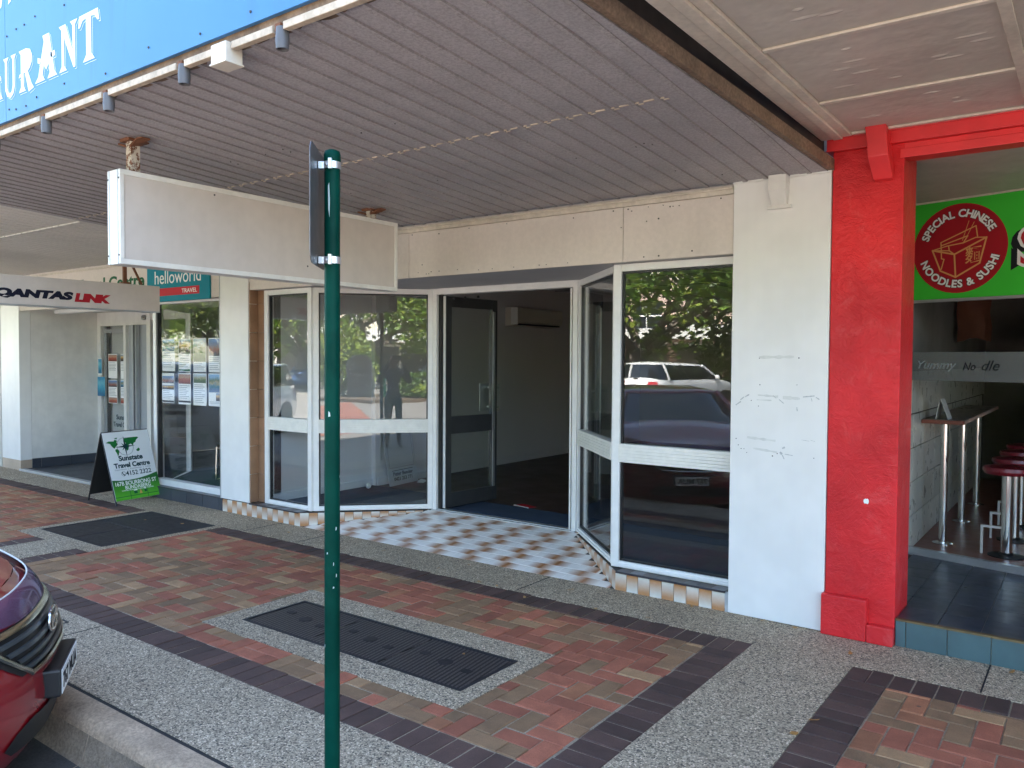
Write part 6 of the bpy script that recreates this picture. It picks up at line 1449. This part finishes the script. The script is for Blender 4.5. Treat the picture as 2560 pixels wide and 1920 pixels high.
tree('broad spreading tree mirrored in the large window beside the pilaster', (-16.2, -21.5), T1, .4, 1.1)
tree('leafy tree mirrored at the right edge of the large window', (-8.0, -25.0), T2, 1.3, 1.1)
tree('leafy tree behind the garden bed across the street', (21.5, -24.5), T2, 2.2, 1.0)
tree('large tree farther along the street past the travel agency', (-36.5, -19.5), T1, 2.6, 1.05)
tree('tree in the middle of the street opposite the agency', (-27.0, -21.5), T2, .9, 1.0)
tree('tree at the far left end of the street', (-48.0, -22.0), T1, 1.7, 1.1)
tree('tree directly opposite the noodle shop', (4.0, -24.0), T1, 3.3, 1.0)
rnd = random.Random(5)
gb = struct(MB().box(10.2, 17.0, -15.6, -11.6, ROADZ - .05, ROADZ + .13).build('garden_bed', 'soil'))
def bush(name, label, loc, sx, sy, szz, n, size, m2, box=False):
    t = thing(name, label, 'hedge' if box else 'shrub', loc)
    b = MB()
    for i in range(n):
        if box:
            f = rnd.random(); p = Vector((rnd.uniform(-sx, sx), rnd.uniform(-sy, sy), rnd.uniform(.05, szz))); k = rnd.randrange(3)
            if k == 0: p.z = szz * rnd.uniform(.9, 1.03)
            elif k == 1: p.y = sy * rnd.choice((-1, 1)) * rnd.uniform(.88, 1.04)
            else: p.x = sx * rnd.choice((-1, 1)) * rnd.uniform(.88, 1.04)
        else:
            u = Vector((rnd.gauss(0, 1), rnd.gauss(0, 1), rnd.gauss(0, 1))).normalized() * rnd.random() ** .4; p = Vector((u.x * sx, u.y * sy, szz * .55 + u.z * szz * .5))
        a = Vector((rnd.gauss(0, 1), rnd.gauss(0, 1), rnd.gauss(0, .8))).normalized(); q = a.orthogonal().normalized(); s_ = size * rnd.uniform(.6, 1.4)
        b.m(0 if rnd.random() < .6 else 1).add([p - a * s_, p + q * s_ * .5, p + a * s_, p - q * s_ * .5], [(0, 1, 2, 3)])
    b.build('foliage', m2, t)
    b = MB()
    for i in range(5): b.tube([(rnd.uniform(-.2, .2) * sx, rnd.uniform(-.2, .2) * sy, 0), (rnd.uniform(-.6, .6) * sx, rnd.uniform(-.6, .6) * sy, szz * .7)], .03, 5)
    b.build('stem', 'bark_dark', t)
bush('clipped_hedge', 'clipped green hedge mirrored beside the photographer', (14.4, -12.6, ROADZ + .13), 1.3, .5, .95, 2600, .07, ['leaf_hedge', 'leaf_fig'], True)
bush('garden_shrub', 'tall yellow green shrub in the garden bed across the street', (11.6, -15.0, ROADZ + .13), 1.3, 1.1, 3.1, 2600, .11, ['leaf_yellow', 'leaf_fig'])
bush('garden_shrub', 'rounded yellow shrub beside the arched panel in the garden bed', (12.9, -15.6, ROADZ + .13), 1.1, 1.0, 2.4, 2000, .11, ['leaf_yellow', 'leaf_hedge'])
bush('garden_shrub', 'low strappy shrub at the foot of the hedge', (13.4, -12.0, ROADZ + .13), .5, .3, .5, 500, .12, ['leaf_yellow', 'leaf_hedge'])
pn = thing('arched_panel', 'dark arch topped notice panel standing in the garden bed', 'panel', (11.5, -13.7, ROADZ), R(45)); pts = [(-.55, 0), (.55, 0)] + [(.55 * math.cos(math.pi * i / 14), 1.45 + .5 * math.sin(math.pi * i / 14)) for i in range(15)]
MB().plate([(x_, 0, z_) for x_, z_ in pts], (0, 1, 0), .12).build('panel', 'car_black', pn, fix=True)
def bollard(label, x, y):
    t = thing('bollard', label, 'bollard', (x, y, ROADZ + .05), 0, 'green bollards by the crossing'); MB().lathe([(.14, 0), (.14, .08), (.10, .12), (.085, .2), (.075, .8), (.095, .84), (.075, .88), (.085, 1.0), (.05, 1.08), (.07, 1.13), (.04, 1.2), (.01, 1.21)], (0, 0, 0), 16).build('post', 'green_pole', t, smooth=True)
bush('garden_shrub', 'dense wall of dark leaves beside the white wagons across the street', (-9.5, -21.8, ROADZ), 4.2, 1.6, 3.6, 5200, .15, ['leaf_fig', 'leaf_hedge'])
bollard('green bollard in front of the arched panel across the street', 12.35, -13.2); bollard('green bollard at the edge of the crossing near the garden bed', 8.9, -15.8); bollard('green bollard mirrored in the window beside the brown tiles', -28.4, -11.9)
def building(label, x0, x1, y, h, wallm, floors=2, n=5):
    t = thing('street_building', label, 'building', ((x0 + x1) / 2, y, ROADZ)); w_ = (x1 - x0) / 2
    MB().box(-w_, w_, -12, 0, 0, h).build('wall', wallm, t); MB().box(-w_ - .1, w_ + .1, -.2, .25, h - .4, h + .15).build('cornice', 'wall_cream', t); MB().box(-w_ - .05, w_ + .05, -12.05, .1, h + .151, h + .3).build('roof', 'roof_tin', t)
    a = thing_part('awning', t); MB().box(-w_, w_, .01, 3.2, 3.2, 3.32).build('deck', 'white_grime', a); MB().box(-w_, w_, 3.201, 3.26, 3.0, 3.75).build('fascia', 'white_paint', a)
    d = 2 * w_ / n
    for i in range(n):
        cx_ = -w_ + (i + .5) * d
        g = thing_part('shop_window', t); MB().box(cx_ - d * .42, cx_ + d * .42, .002, .04, .5, 2.7).build('pane', 'window_dark', g); MB().box(cx_ - d * .44, cx_ + d * .44, .0, .06, 2.7, 2.85).build('head', 'frame_white', g)
        for f in range(1, floors):
            z0 = 3.9 + (f - 1) * 3.2; wn_ = thing_part('window', t); MB().box(cx_ - d * .28, cx_ + d * .28, .002, .03, z0, z0 + 1.7).build('pane', 'window_dark', wn_)
            b = MB(); b.box(cx_ - .03, cx_ + .03, .031, .06, z0, z0 + 1.7).box(cx_ - d * .28, cx_ + d * .28, .031, .06, z0 + .8, z0 + .87).box(cx_ - d * .30, cx_ + d * .30, .0, .12, z0 - .12, z0 - .001); b.build('window_frame', 'frame_white', wn_)
building('cream two storey building with a white awning behind the garden bed', 14, 36, -36, 8.2, 'wall_cream', 2, 7); building('pink rendered building behind the spreading tree', -26, -4, -38, 7.4, 'wall_pink', 2, 6); building('brick building across the street between the other two', -4, 14, -37, 7.8, 'wall_brick', 2, 5); building('grey stone building at the far left of the street', -62, -26, -37, 8.6, 'wall_stone', 2, 9)
# a far end to the street on either hand
building('pale building closing the far right of the street', 36, 70, -36.5, 8.0, 'wall_stone', 2, 8)
